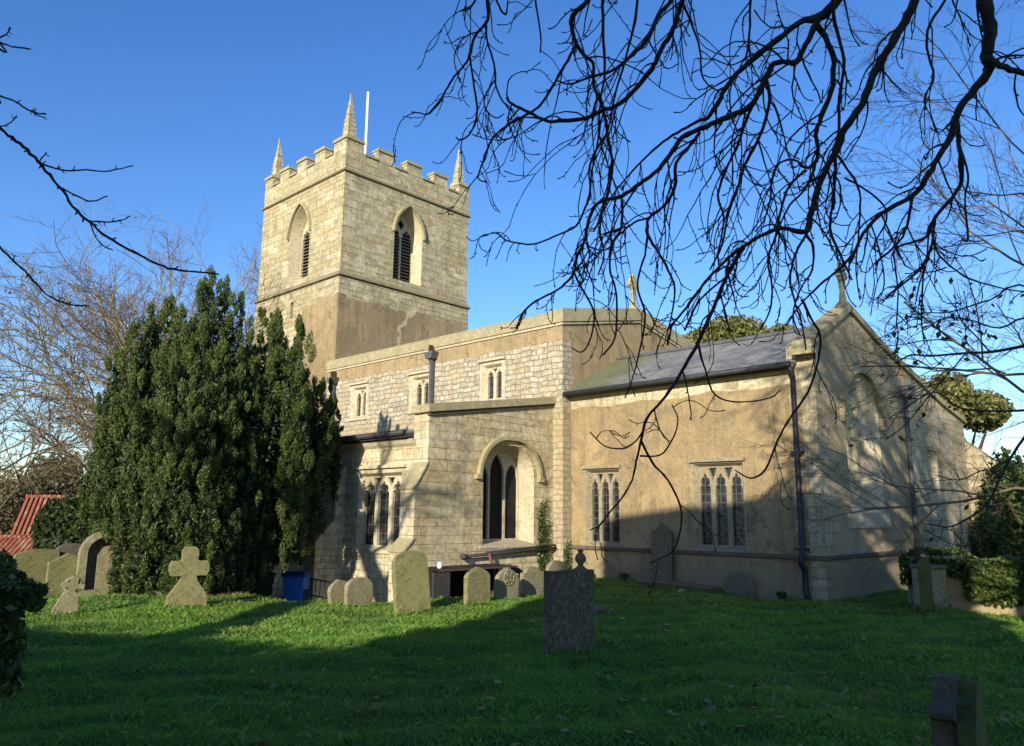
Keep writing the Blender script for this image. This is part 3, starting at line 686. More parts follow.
mb.box((XW+.9, YT+.9, TH-.3), (XT-.9, YT2-.9, TH-.1), 'lead')
# the wider lower stage below the belfry string
for z1, e in ((12.55, .06),):
    mb.plate(F_TE, [(YT-e+.003, -.7), (YT2+e, -.7), (YT2+e, z1), (YT-e+.003, z1)], [], .003, e, 'tower')
    mb.plate(F_TS, [(XW-e, -.7), (XT+e-.003, -.7), (XT+e-.003, z1), (XW-e, z1)], [slitS], .003, e, 'tower')
tw = cb(mb, 'tower_wall'); bk = MB(); bk.plate(F_TS, slitS, [], -.3, -.28, 'dark'); bk.build('slit_window', tw)
def ring(mb, z0, z1, e0, e1, mat):
    F = [(XW-e0, YT-e0), (XT+e0, YT-e0), (XT+e0, YT2+e0), (XW-e0, YT2+e0)]
    G = [(XW-e1, YT-e1), (XT+e1, YT-e1), (XT+e1, YT2+e1), (XW-e1, YT2+e1)]
    mb.add([(a, b, z0) for a, b in F]+[(a, b, z1) for a, b in G], [(0, 1, 5, 4), (1, 2, 6, 5), (2, 3, 7, 6), (3, 0, 4, 7)], mat)
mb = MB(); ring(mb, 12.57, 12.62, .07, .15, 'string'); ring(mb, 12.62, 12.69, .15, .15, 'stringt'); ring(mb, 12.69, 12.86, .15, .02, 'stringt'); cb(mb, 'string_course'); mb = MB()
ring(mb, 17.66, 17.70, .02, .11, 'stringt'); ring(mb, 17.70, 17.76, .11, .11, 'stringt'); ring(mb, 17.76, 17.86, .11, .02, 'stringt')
cb(mb, 'string_course')
# battlements
def battlement(F, a0, a1, c0, c1):
    """F: face frame; a0..a1 span; corner blocks c wide"""
    mb = MB(); zc, zm = 18.80, 19.33; span = (a1-c1)-(a0+c0); nm = 3; cr = span/(nm*2+1)*.95; mw = (span-cr*(nm+1))/nm
    pts = [(a0, TH), (a1, TH), (a1, zm)]
    xs = a1-c1; prof = [(a1-c1, zm), (a1-c1, zc)]; caps = [(a1-c1, a1)]; cren = []
    for i in range(nm):
        cren.append((xs-cr, xs)); xs -= cr; prof += [(xs, zc), (xs, zm)]; caps.append((xs-mw, xs)); xs -= mw; prof += [(xs, zm), (xs, zc)]
    cren.append((a0+c0, xs)); prof += [(a0+c0, zc), (a0+c0, zm)]; caps.append((a0, a0+c0))
    mb.plate(F, pts+prof+[(a0, zm)], [], -.42, 0, 'ashlar')
    for a, b in caps: mb.plate(F, [(a-.04, zm+.003), (b+.04, zm+.003), (b+.04, zm+.06), (b, zm+.15), (a, zm+.15), (a-.04, zm+.06)], [], -.48, .07, 'coping')
    for a, b in cren: mb.plate(F, [(a+.045, zc+.003), (b-.045, zc+.003), (b-.045, zc+.10), (a+.045, zc+.10)], [], -.48, .07, 'coping')
    return mb
cb(battlement(F_TE, YT+.003, YT2-.003, 1.0, .75), 'parapet', .015)
cb(battlement(F_TS, XW+.003, XT-.003, .75, 1.0), 'parapet', .015)
cb(battlement(FN(YT2), XW+.43, XT-.43, .6, .6), 'parapet'); cb(battlement(FW(XW), YT+.43, YT2-.43, .6, .6), 'parapet')
def pinnacle(x, y, z0, h, s):
    mb = MB(); mb.box((x-.34*s, y-.34*s, z0-1.0), (x+.34*s, y+.34*s, z0+.55), 'ashlar')
    mb.lathe((x, y, z0+.55), [(.45*s, 0), (.47*s, .06), (.31*s, .16), (.27*s, .7), (.05*s, h-.65), (.075*s, h-.6), (.04*s, h-.5)], 'ashlar', 4, True, R(45))
    for i in range(8):
        t = (i+.4)/8.4; zz = z0+.75+t*(h-1.0); rr_ = .31*s*(1-t)+.05*s
        for k_ in range(4):
            q_ = R(45)+k_*math.pi/2; px_, py_ = x+math.cos(q_)*rr_, y+math.sin(q_)*rr_
            mb.lathe((px_, py_, zz), [(.010, -.04), (.028*s, -.01), (.026*s, .04), (.006, .06)], 'ashlar', 5)
    return cb(mb, 'pinnacle')
pinnacle(XT-.42, YT+.42, 19.0, 2.85, 1.0); pinnacle(XT-.42, YT2-.42, 19.0, 2.55, .92)
pinnacle(XW+.42, YT+.42, 19.0, 2.75, .95); pinnacle(XW+.42, YT2-.42, 19.0, 2.6, .95)
# flagpole
fp = empty('flagpole', (XT-1.9, 21.85, TH-.1), 'white flagpole rising behind the tower battlements', 'flagpole')
mb = MB(); mb.tube([(0, 0, 0), (0, 0, 5.8)], [.085, .065], 'white', 8); mb.build('pole', fp)
mb = MB(); mb.box((-.12, -.25, .2), (-.06, .05, 1.95), 'white'); mb.box((-.05, -.1, .9), (.1, .12, 1.75), 'white'); mb.build('bracket', fp)

# ---- heating pipe and bunker against the aisle's east wall
mb = MB(); mb.tube([(XA+.16, 15.1, .84), (XA+.16, 19.0, .97)], .045, 'leaddark', 8); mb.lathe((XA+.16, 15.1, .74), [(.05, 0), (.09, .05), (.09, .14), (.04, .18)], 'leaddark', 8); mb.tube([(XA+.14, 16.0, .93), (XA+.14, 19.0, 1.06)], .03, 'leaddark', 6); mb.tube([(XA+.2, 16.05, .9), (XA+.2, 16.1, .72), (XA+.3, 16.1, .6)], .045, 'rust', 8); mb.tube([(XA+.3, 16.1, .6), (XA+.3, 16.1, -.8)], .06, 'leaddark', 8); mb.build('heating_pipe', None)
o = bpy.data.objects['heating_pipe']; tag(o, 'dark heating pipe running along the aisle wall below the arched window', 'pipe')
bx0 = -15.1; bun = empty('boiler_bunker', (-15.6, 15.2, hz(-15.6, 15.2)-.1), 'black open-fronted coal bunker against the aisle wall behind headstones', 'bunker'); bz = bun.location.z
mb = MB(); f_ = lambda p: (p[0]+15.6, p[1]-15.2, p[2]-bz)
mb.box(f_((XA-.2, 13.15, -.9)), f_((bx0, 13.22, .56)), 'soot'); mb.box(f_((bx0, 13.15, -.9)), f_((bx0+.06, 13.70, .55)), 'soot2'); mb.build('side_panel', bun)
mb = MB(); mb.box(f_((XA+.01, 13.13, .57)), f_((bx0+.07, 16.2, .60)), 'soot'); mb.box(f_((bx0+.071, 13.3, .565)), f_((bx0+.09, 16.2, .605)), 'rust'); mb.build('lid', bun)
mb = MB(); mb.box(f_((XA+.01, 13.85, -.9)), f_((XA+.05, 16.6, .55)), 'dark'); mb.box(f_((XA+.03, 16.62, -.9)), f_((bx0, 16.7, .3)), 'soot')
mb.plate(lambda u, v, d: f_((d, u, v)), [(16.2, .62)]+[(16.2+.85*math.sin(t_), -.28+.85*math.cos(t_)) for t_ in (0.1, .35, .6, .85, 1.1, 1.35, 1.57)]+[(17.05, -.8), (16.95, -.8)]+[(16.2+.74*math.sin(t_), -.28+.74*math.cos(t_)) for t_ in (1.5, 1.1, .6, .1)], [], bx0-.3, bx0-.18, 'soot2'); mb.build('back_panel', bun)
mb = MB(); mb.lathe((XA+.75, 13.7, .605), [(.05, 0), (.07, .05), (.06, .12), (.03, .16)], 'white', 8); o = mb.build('jar'); tag(o, 'small pale jar standing on the black bunker lid', 'jar')

# ------------------------------------------------------------------ headstones
GRAVES = []
def grave(name, x, y, w, h, t, outline, mat, label, rz=0.0, lean=(0, 0), group='headstones in the churchyard', extra=None, bev=.012, sink=.25, cat='headstone'):
    """outline(w, h) -> list of (u, v) from bottom left counter-clockwise; stone faces +X (east) before rz"""
    z = hz(x, y); mb = MB(); F = lambda u, v, d: (d, u, v)
    ol = outline(w, h); ol = [(u, v-sink if v < .001 else v) for u, v in ol]
    mb.plate(F, ol, [], -t/2, t/2, mat)
    o = mb.build(name, None, None, bev); o.location = (x, y, z); o.rotation_euler = (R(lean[0]), R(lean[1]), rz)
    tag(o, label, cat, group); GRAVES.append((x, y, w, rz))
    if extra: extra(o, w, h, t, mat)
    return o
def o_flat(w, h): return [(-w/2, 0), (w/2, 0), (w/2, h*.985), (w*.2, h), (-w*.3, h*.99), (-w/2, h)]
def o_round(w, h, s=.2):
    r = [(w/2*math.cos(a), h-s*h+s*h*math.sin(a)) for a in [math.pi*i/12 for i in range(13)]]
    return [(-w/2, 0), (w/2, 0)]+r
def o_shoulder(w, h):
    r = [(w*.36*math.cos(a), h-.2*w+.2*w*math.sin(a)) for a in [math.pi*i/10 for i in range(11)]]
    return [(-w/2, 0), (w/2, 0), (w/2, h*.80), (w*.44, h*.84)]+r+[(-w*.44, h*.84), (-w/2, h*.80)]
def o_ogee(w, h): return [(-w/2, 0), (w/2, 0), (w/2, h*.72), (w*.46, h*.80), (w*.36, h*.87), (w*.2, h*.93), (0, h), (-w*.2, h*.93), (-w*.36, h*.87), (-w*.46, h*.80), (-w/2, h*.72)]
def o_gable(w, h): return [(-w/2, 0), (w/2, 0), (w/2, h*.80), (w*.4, h*.82), (0, h), (-w*.4, h*.82), (-w/2, h*.80)]
def o_point(w, h): return [(-w/2, 0), (w/2, 0), (w/2, h*.62), (w*.44, h*.75), (w*.28, h*.88), (0, h), (-w*.28, h*.88), (-w*.44, h*.75), (-w/2, h*.62)]
def o_tallpoint(w, h): return [(-w/2, 0), (w/2, 0), (w/2, h*.80), (w*.54, h*.82), (0, h), (-w*.54, h*.82), (-w/2, h*.80)]
def o_cross(w, h):
    hw = w/2; a = w*.20
    return [(-hw*1.0, 0), (hw*1.0, 0), (hw*.95, h*.20), (hw*.42, h*.44), (hw*.36, h*.52), (hw*.52, h*.53), (hw*.86, h*.52), (hw*.97, h*.60), (hw*.97, h*.70), (hw*.86, h*.77), (hw*.50, h*.765), (hw*.36, h*.79), (hw*.40, h*.86), (hw*.38, h*.95), (hw*.22, h),
            (-hw*.22, h), (-hw*.38, h*.95), (-hw*.40, h*.86), (-hw*.36, h*.79), (-hw*.50, h*.765), (-hw*.86, h*.77), (-hw*.97, h*.70), (-hw*.97, h*.60), (-hw*.86, h*.52), (-hw*.52, h*.53), (-hw*.36, h*.52), (-hw*.42, h*.44), (-hw*.95, h*.20)]
def o_stepside(w, h):
    return [(-w/2, 0), (w/2, 0), (w/2, h*.62), (w*.47, h*.76), (w*.30, h*.90), (0.0, h), (-w*.30, h*.90), (-w*.47, h*.76), (-w/2, h*.62)]

def inscribe(o, w, h, t, mat, n=6, seed=1, top=.78, bot=.3, wid=.62):
    """worn, illegible rows of cut strokes on the east face"""
    mb = MB(); rs = random.Random(seed)
    for i in range(n):
        v = h*(top-(top-bot)*i/max(1, n-1)); u = -w*wid/2+rs.random()*.03
        while u < w*wid/2:
            a = .012+rs.random()*.022
            if rs.random() < .8: mb.box((t/2-.004, u, v-.012-rs.random()*.008), (t/2+.0015, u+a*.55, v+.012+rs.random()*.008), 'grave_grey')
            u += a+.012
    c = mb.build('lettering', o)
def roundel(o, w, h, t, mat):
    mb = MB(); c = (0, h*.70); n = 20; r = w*.24
    mb.tube([(t/2+.004, c[0]+r*math.cos(2*math.pi*i/n), c[1]+r*math.sin(2*math.pi*i/n)) for i in range(n+1)], .018, mat, 6, False)
    for k in range(4):
        a = math.pi/4+k*math.pi/2
        mb.tube([(t/2+.004, c[0], c[1]), (t/2+.004, c[0]+r*math.cos(a), c[1]+r*math.sin(a))], .02, mat, 6)
        a = k*math.pi/2; q = (c[0]+r*.55*math.cos(a), c[1]+r*.55*math.sin(a))
        mb.lathe((t/2-.005, q[0], q[1]), [(.02, -.03), (.035, 0), (.02, .03)], 'grave_dark', 8)
    mb.build('carved_wheel_cross', o)

x, y, z = gp(570, 655); grave('headstone', x, y, .90, 1.12, .10, o_flat, 'grave_dark', 'square-topped dark lichen-speckled headstone standing alone nearest on the shaded grass', rz=R(-4), lean=(0, 0), extra=lambda o, w_, h_, t_, m_: inscribe(o, w_, h_, t_, m_, 9, 3))
x, y, z = gp(413, 613); grave('headstone', x, y, .74, 1.17, .13, lambda w, h: o_round(w, h, .2), 'grave_olive', 'tall olive round-topped headstone leaning left in front of the aisle buttress', rz=R(-8), lean=(5, -3))
x, y, z = gp(477, 604); grave('headstone', x, y, .66, .76, .12, o_ogee, 'grave_olive', 'olive headstone with ogee top standing before the black bunker', lean=(1, 0), extra=lambda o, w_, h_, t_, m_: inscribe(o, w_, h_, t_, m_, 5, 5))
x, y, z = gp(506, 601); grave('headstone', x, y, .68, .73, .13, o_point, 'grave_tan', 'pointed tan headstone carved with a wheel cross', lean=(-2, 0), extra=roundel)
x, y, z = gp(532, 598); grave('headstone', x, y, .72, .74, .12, o_shoulder, 'grave_tan', 'shouldered pale headstone right of the one with the carved wheel cross', lean=(1, 0), extra=lambda o, w_, h_, t_, m_: inscribe(o, w_, h_, t_, m_, 5, 9))
x, y, z = gp(556, 594); grave('headstone', x, y, .70, .82, .12, lambda w, h: o_round(w, h, .3), 'grave_tan', 'round-topped headstone half hidden behind the dark square-topped one', lean=(-1, 0))
x, y = -12.3, 19.15; grave('headstone', x, y, .56, 1.74, .14, o_tallpoint, 'grave_dark', 'tall narrow carved headstone leaning against the chancel wall between the windows', rz=R(-72), lean=(0, -4),
      extra=lambda o, w_, h_, t_, m_: inscribe(o, w_, h_, t_, m_, 16, 4, .86, .1, .8))
grave('headstone', -9.95, 19.12, .66, .66, .12, o_point, 'grave_grey', 'small pointed grey headstone against the chancel wall below the window', rz=R(-60))
# mossy ledger slab
mb = MB(); mb.box((-.95, -.38, -.2), (.95, .38, .16), 'grave_moss'); mb.box((-.9, -.33, .16), (.9, .33, .21), 'grave_dark')
o = mb.build('ledger_slab', None, None, .02); o.location = (-11.25, 18.55, hz(-11.2, 18.5)-.02); o.rotation_euler = (0, R(2), R(-3)); tag(o, 'low mossy ledger slab lying at the foot of the chancel wall', 'tomb slab')
for dx, dy, s in ((0.3, -.6, .13), (-.2, -.55, .09), (.8, -.5, .1), (-.7, -.58, .1)):
    mb = MB(); mb.lathe((0, 0, -.05), [(s*.9, 0), (s, s*.5), (s*.6, s*1.0), (s*.2, s*1.1)], 'grave_tan', 7); o = mb.build('stone_lump'); o.location = (-11.25+dx, 18.55+dy, hz(-11.25+dx, 18.55+dy)); o.rotation_euler = (0, 0, dx*9)
    tag(o, 'rough loose stone beside the mossy ledger slab', 'stone', 'loose stones by the ledger slab')
# urn finial on a low pedestal
ux, uy, uz = gp(577, 593); ux, uy = ux-.2, uy+.4; uz = hz(ux, uy)
mb = MB(); mb.lathe((0, 0, 0), [(.20, -.2), (.20, .42), (.24, .44), (.24, .50), (.14, .56), (.07, .62), (.07, .66), (.13, .72), (.15, .80), (.10, .90), (.05, .95), (.10, .99), (.03, 1.02)], 'grave_dark', 12)
o = mb.build('stone_urn'); o.location = (ux, uy, uz); tag(o, 'dark stone urn on a pedestal behind the square-topped headstone', 'urn')
# flared cross and others on the left
x, y, z = gp(186, 608); grave('cross_headstone', x, y, .76, 1.18, .15, o_cross, 'grave_olive', 'squat cross headstone with rounded arms and flared base before the yew', rz=R(-12), cat='cross headstone')
x, y, z = gp(64, 615)
def celt(w, h): return [(-w/2, 0), (w/2, 0), (w*.46, h*.16), (w*.26, h*.55), (w*.13, h*.62), (w*.13, h*.70), (w*.42, h*.70), (w*.42, h*.82), (w*.13, h*.82), (w*.13, h), (-w*.13, h), (-w*.13, h*.82), (-w*.42, h*.82), (-w*.42, h*.70), (-w*.13, h*.70), (-w*.13, h*.62), (-w*.26, h*.55), (-w*.46, h*.16)]
def ringx(o, w, h, t, mat):
    mb = MB(); n = 20; mb.tube([(0, w*.30*math.cos(2*math.pi*i/n), h*.76+w*.30*math.sin(2*math.pi*i/n)) for i in range(n+1)], .035, mat, 6, False); mb.build('ring', o)
grave('celtic_cross', x, y, .44, .70, .11, celt, 'grave_tan', 'small ringed cross tilted over at the left of the churchyard', rz=R(-10), lean=(-10, 2), extra=ringx, cat='cross headstone')
x, y, z = gp(64, 597); grave('headstone', x, y, .80, .98, .13, o_gable, 'grave_olive', 'gabled green headstone behind the small ringed cross', lean=(0, 0))
x, y, z = gp(36, 592); grave('headstone', x, y, .95, 1.0, .13, lambda w, h: o_round(w, h, .12), 'grave_olive', 'broad low headstone mottled with leaf shadow at far left', lean=(5, 0))
x, y, z = gp(79, 591); grave('headstone', x-.6, y, .8, 1.05, .13, lambda w, h: o_round(w, h, .12), 'grave_grey', 'grey headstone partly hidden behind the gabled green one', lean=(0, 0))
# arched monument with a recessed panel
x, y, z = gp(100, 595); ar = empty('arched_monument', (x, y, hz(x, y)), 'tall arched stone monument framing an inner tablet near the yew', 'monument', 'headstones in the churchyard'); ar.rotation_euler = (0, 0, R(-8))
F = lambda u, v, d: (d, u, v)
mb = MB(); mb.plate(F, o_round(1.05, 1.45, .36), [[(u, v+.12) for u, v in o_round(.74, 1.2, .30)][0:]], -.12, .14, 'grave_tan'); mb.build('arch', ar, None, .012); mb = MB(); mb.plate(F, [(u, v+.05) for u, v in o_round(.9, 1.3, .32)], [], -.115, -.07, 'grave_grey'); mb.build('back_panel', ar)
mb = MB(); mb.plate(F, [(u+.12, v) for u, v in o_shoulder(.52, 1.12)], [], -.08, .03, 'grave_tan'); mb.build('tablet', ar)
mb = MB(); mb.box((-.25, -.68, -.2), (.3, .68, .14), 'grave_tan'); mb.build('plinth', ar, None, .02)
# low stones by the railing, kerb by the yew
x, y, z = gp(340, 614); grave('headstone', x-1.0, y+.7, .5, .50, .12, o_point, 'grave_tan', 'low pointed stone just showing over the grass crest near the railing', lean=(10, 0))
x, y, z = gp(359, 614); grave('headstone', x-.8, y+.55, .62, .58, .12, lambda w, h: o_round(w, h, .35), 'grave_tan', 'low round-topped stone just showing over the grass crest near the railing')
for px, py, L_, a_, lab in ((150, 590, 1.0, 20, 'low tan kerb stone lying in front of the yew'), (160, 596, .7, -15, 'short tan kerb stone nearest the cross headstone')):
    x, y, z = gp(px, py); mb = MB(); mb.box((-.14, -L_/2, -.1), (.14, L_/2, .17), 'grave_tan'); o = mb.build('kerb_stone', None, None, .02); o.location = (x, y, z); o.rotation_euler = (0, 0, R(a_)); tag(o, lab, 'kerb stone')
x, y, z = gp(143, 588); mb = MB(); mb.box((-.15, -.2, -.1), (.15, .2, .38), 'grave_tan'); o = mb.build('stone_block', None, None, .02); o.location = (x-.3, y+.2, hz(x, y)); tag(o, 'small upright pale stone block at the left foot of the yew', 'stone')
# near right foreground stone, seen almost edge on, with stepped side
sx, sy = -1.29, 4.95; sh = 1.0; sz = hz(sx, sy)
st = empty('headstone', (sx, sy, sz), 'olive headstone with stepped edge in the near right foreground, seen almost edge on', 'headstone', 'headstones in the churchyard'); st.rotation_euler = (R(2), 0, R(9))
mb = MB(); 
def o_shield(w, h): return [(-w/2, 0), (w/2, 0), (w/2, h*.70), (w*.44, h*.80), (w*.30, h*.92), (w*.16, h*.97), (0, h), (-w*.10, h*.99), (-w*.14, h*.94), (-w*.30, h*.91), (-w*.33, h*.84), (-w*.47, h*.80), (-w/2, h*.70)]
mb.plate(F, [(u, v-(.3 if v == 0 else 0)) for u, v in o_shield(.60, .86)], [], -.01, .075, 'grave_moss'); mb.build('face_slab', st, None, .01)
mb = MB()
stp = [(-.30, -.3), (.30, -.3), (.30, .50), (.33, .52), (.33, .56), (.26, .58), (.26, .70), (.28, .72), (.28, .76), (.14, .79), (.06, .87), (-.06, .87), (-.14, .79), (-.28, .76), (-.31, .74), (-.31, .71), (-.25, .69), (-.27, .58), (-.36, .55), (-.36, .50), (-.30, .48)]
mb.plate(F, stp, [], -.13, -.012, 'grave_purple'); mb.build('back_slab', st, None, .008)
# edge on post-like headstone at right
x, y, z = gp(928, 613); grave('headstone', x, y, .62, 1.12, .15, lambda w, h: o_round(w, h, .2), 'grave_moss', 'narrow-looking green headstone seen edge on before the ivy-covered wall', rz=R(6))
# tuft and scrap beside the dark headstone
x, y, z = gp(604, 614)
mb = MB(); mb.lathe((0, 0, -.03), [(.10, 0), (.13, .06), (.09, .15), (.04, .19)], 'grave_grey', 9); mb.lathe((.22, .05, -.03), [(.07, 0), (.09, .05), (.03, .11)], 'grave_dark', 7); o = mb.build('flower_holder'); o.location = (x-.1, y, hz(x, y)); tag(o, 'weathered grey stone flower holder in the grass right of the dark headstone', 'flower holder')

# ------------------------------------------------------------------ wheelie bin, railing
def wheelie(x, y, rz, body, lid, label, s=1.0):
    e = empty('wheelie_bin', (x, y, hz(x, y)+.02), label, 'wheelie bin', 'wheelie bins by the aisle wall'); e.rotation_euler = (0, 0, rz); e.scale = (s, s, s)
    mb = MB(); a, b = .24, .31
    mb.add([(-a, -a, .08), (a, -a, .08), (a, a, .08), (-a, a, .08), (-b, -b, .96), (b, -b, .96), (b, b, .96), (-b, b, .96)], [(0, 3, 2, 1), (4, 5, 6, 7), (0, 1, 5, 4), (1, 2, 6, 5), (2, 3, 7, 6), (3, 0, 4, 7)], body)
    mb.box((-b-.02, -b-.02, .93), (b+.02, b+.02, .985), body); mb.build('body', e, None, .03)
    mb = MB(); F = lambda u, v, d: (d, u, v)
    mb.plate(F, [(-.36, .99), (.34, .99), (.36, 1.02), (.26, 1.09), (-.24, 1.12), (-.35, 1.07)], [], -.33, .33, lid); mb.tube([(-.28, .38, 1.02), (.28, .38, 1.02)], .025, lid, 8); mb.build('lid', e, None, .02)
    for sx_ in (-1, 1):
        mb = MB(); mb.tube([(sx_*.24, .30, .11), (sx_*.30, .30, .11)], .11, 'pipe', 16); mb.build('wheel', e)
    return e
wheelie(-19.95, 12.35, R(40), 'binblue', 'bindark', 'blue wheelie bin with dark lid beside the aisle buttress')
wheelie(-21.6, 12.2, R(20), 'bingreen', 'bingreen', 'low green bin peeping over the grass left of the blue bin', .86)
rl = empty('railing', (-18.8, 12.75, hz(-18.8, 12.75)), 'low black metal railing along the sunken path by the aisle', 'railing')
z0 = hz(-18.8, 12.75); tz = .12-z0
mb = MB(); mb.tube([(-1.55, 0, tz+.04), (1.55, 0, tz-.10)], .022, 'pipe', 6); mb.tube([(-1.55, 0, tz-.42), (1.55, 0, tz-.5)], .018, 'pipe', 6); mb.build('rail', rl)
for i in range(14):
    xx = -1.5+3.0*i/13; mb = MB(); mb.tube([(xx, 0, -.3), (xx, 0, tz+.03-.14*i/13)], .022 if i in (0, 6, 13) else .011, 'pipe', 6); mb.build('post' if i in (0, 6, 13) else 'baluster', rl)
mb = MB(); mb.box((-.14, -.02, -.1), (.14, .02, .62), 'lead'); o = mb.build('metal_sign', None, None, .01); o.location = (-19.55, 12.4, hz(-19.5, 12.4)); o.rotation_euler = (0, 0, R(30)); tag(o, 'small grey metal plate standing between the blue bin and the railing', 'sign plate')

# ------------------------------------------------------------------ leaf clouds
def leaf_quads(P, D, size, rngl, up_bias=0.0, asp=.55):
    """P (n,3) centres, D (n,3) outward directions -> verts for n quads"""
    n = len(P); a = rngl.normal(size=(n, 3)); a[:, 2] += up_bias*2.2; a = a+D*.8; a /= np.linalg.norm(a, axis=1)[:, None]
    b = np.cross(a, rngl.normal(size=(n, 3))); b /= np.linalg.norm(b, axis=1)[:, None]
    s = (size*rngl.uniform(.6, 1.35, n))[:, None]
    return np.stack([P-a*s*.5, P+b*s*asp*.5, P+a*s*.6, P-b*s*asp*.5], 1).reshape(-1, 3)
def cloud(name, P, D, size, mats, parent=None, up_bias=0, asp=.55, seed=1, mi=None):
    rl_ = np.random.default_rng(seed); V = leaf_quads(P, D, size, rl_, up_bias, asp); n = len(P)
    return rawmesh(name, V, np.arange(4*n), 4, mats, parent, mi)
def ell_points(c, r, n, rl_, shell=.35, flame=False):
    d = rl_.normal(size=(n, 3)); d /= np.linalg.norm(d, axis=1)[:, None]
    t = 1-shell*rl_.random(n)**1.6
    p = d*t[:, None]*np.array(r)
    if flame:
        k = np.clip((p[:, 2]/r[2]), -1, 1); s = np.where(k > -.1, 1-.45*np.clip(k+.1, 0, 1)**1.2, 1); p[:, 0] *= s; p[:, 1] *= s
    return p+np.array(c), d

# ------------------------------------------------------------------ the yew
def yew():
    e = empty('yew_tree', (-21.2, 9.9, hz(-21.2, 9.9)), 'large dark green yew with many upright plumes beside the south aisle', 'tree')
    rl_ = np.random.default_rng(11); C = Vector((0, 0, EYE)); Ps, Ds, Fi, Fd = [], [], [], []; core = MB()
    # plumes: (px, py of the tip, depth, half width m, height m)
    L = []
    def lobe(px, py, r, hw, hh):
        d = ray(px, py); k_ = r/math.hypot(d.x, d.y); p = C+d*k_; L.append((p.x, p.y, p.z-hh*.95, hw, hh))
    for t in [(a+(12 if a < 112 else 0), b, c+(2.2 if a < 130 and b > 460 else (1.2 if a < 130 else 0)), d_, e_) for a, b, c, d_, e_ in [(212, 283, 23.6, .62, 1.9), (200, 300, 23.2, .62, 2.0), (226, 292, 23.6, .5, 1.9), (168, 312, 23.0, .62, 1.9), (183, 322, 22.4, .6, 1.8), (150, 318, 23.2, .52, 1.5), (133, 340, 22.6, .62, 1.8), (118, 356, 22.2, .6, 1.8), (240, 306, 23.8, .5, 1.8),
              (104, 385, 22.4, .62, 1.8), (95, 415, 22.4, .6, 1.8), (91, 450, 22.3, .6, 1.7), (96, 480, 22.3, .6, 1.5), (250, 345, 23.4, .5, 1.8), (262, 318, 23.8, .48, 2.0), (248, 330, 23.0, .5, 2.0), (256, 372, 22.4, .5, 1.9), (262, 430, 22.0, .45, 1.8), (244, 395, 22.2, .5, 2.0), (290, 460, 22.4, .4, 1.3), (271, 326, 23.4, .42, 1.9), (296, 350, 23.6, .38, 1.6), (288, 372, 23.2, .4, 1.5),
              (315, 382, 23.3, .38, 1.4), (331, 390, 23.4, .30, 1.3), (303, 400, 22.8, .42, 1.4), (338, 418, 23.2, .26, 1.1), (322, 420, 22.8, .36, 1.2), (205, 330, 21.6, .6, 1.9), (222, 350, 21.2, .55, 1.9), (165, 355, 21.4, .6, 2.0), (188, 372, 20.8, .6, 2.0),
              (140, 385, 21.2, .6, 2.0), (118, 410, 21.4, .6, 2.0), (240, 375, 21.4, .5, 1.9), (206, 400, 20.4, .55, 1.9), (160, 415, 20.4, .6, 1.9), (230, 420, 20.8, .5, 1.8), (180, 440, 20.0, .6, 1.9), (135, 445, 20.6, .6, 1.9), (114, 470, 21.2, .6, 1.7), (255, 400, 21.8, .48, 1.8),
              (272, 392, 22.6, .4, 1.6), (210, 465, 19.9, .55, 1.8), (155, 480, 20.0, .6, 1.8), (134, 500, 20.6, .55, 1.7), (250, 450, 21.2, .5, 1.7), (280, 430, 22.4, .42, 1.5), (300, 445, 22.6, .35, 1.2), (228, 500, 20.4, .5, 1.4), (185, 510, 19.9, .6, 1.5),
              (134, 535, 20.8, .5, 1.0), (145, 530, 20.1, .55, 1.3), (265, 480, 21.6, .42, 1.2), (205, 535, 20.2, .55, 1.1), (170, 540, 20.2, .5, 1.0), (318, 455, 22.9, .25, .8)]]: lobe(*t)
    for i in range(26):      # back and sides, so the crown is whole
        a = rl_.uniform(R(20), R(200)); q = 3.3*math.sqrt(rl_.uniform(.35, 1)); L.append((-21.2+q*math.cos(a), 9.9+.95*q*math.sin(a), rl_.uniform(2.2, 5.4), .6, 1.9))
    for (x, y, z, hw, hh) in L:
        hw *= .86; hh *= 1.18; n = int(13500*(hw/.6)**1.4*(hh/1.8)); nf = 34; per = n//nf
        for k_ in range(nf):
            t_ = rl_.uniform(-1, .98)**1; wid = math.sqrt(max(.02, 1-max(t_, 0)**1.5))*(1-.35*max(-t_, 0)) ; a = rl_.uniform(0, 2*math.pi); q = hw*(.35+.6*rl_.random())*wid
            if t_ > .8: q *= .4
            c = np.array((x+q*math.cos(a), y+q*math.sin(a), z+t_*hh)); sz = hw*rl_.uniform(.16, .27)
            p, d = ell_points((0, 0, 0), (sz, sz, sz*rl_.uniform(1.7, 2.6)), per, rl_, .75); k2 = p[:, 2]/(sz*2.2); tp = np.clip(1-.55*np.abs(k2)**1.3, .1, 1); p[:, 0] *= tp; p[:, 1] *= tp
            p[:, 0] += .16*p[:, 2]*math.cos(a); p[:, 1] += .16*p[:, 2]*math.sin(a); Ps.append(p+c); Ds.append(d*.6+np.array([.35*math.cos(a), .35*math.sin(a), .5]))
        p, d = ell_points((x, y, z-.1*hh), (hw*.72, hw*.72, hh*.82), 1500, rl_, .9, True); Fi.append(p); Fd.append(d)
        core.tube([(x, y, z-hh), (x+.04, y, z-.4*hh), (x, y+.03, z+.3*hh)], [.05, .035, .012], 'bark', 5)
    P = np.concatenate(Ps); D = np.concatenate(Ds)
    def rel(v): return v-np.array(e.location)
    cloud('crown', rel(P), D, .054, ['yew'], e, .6, .45, 5)
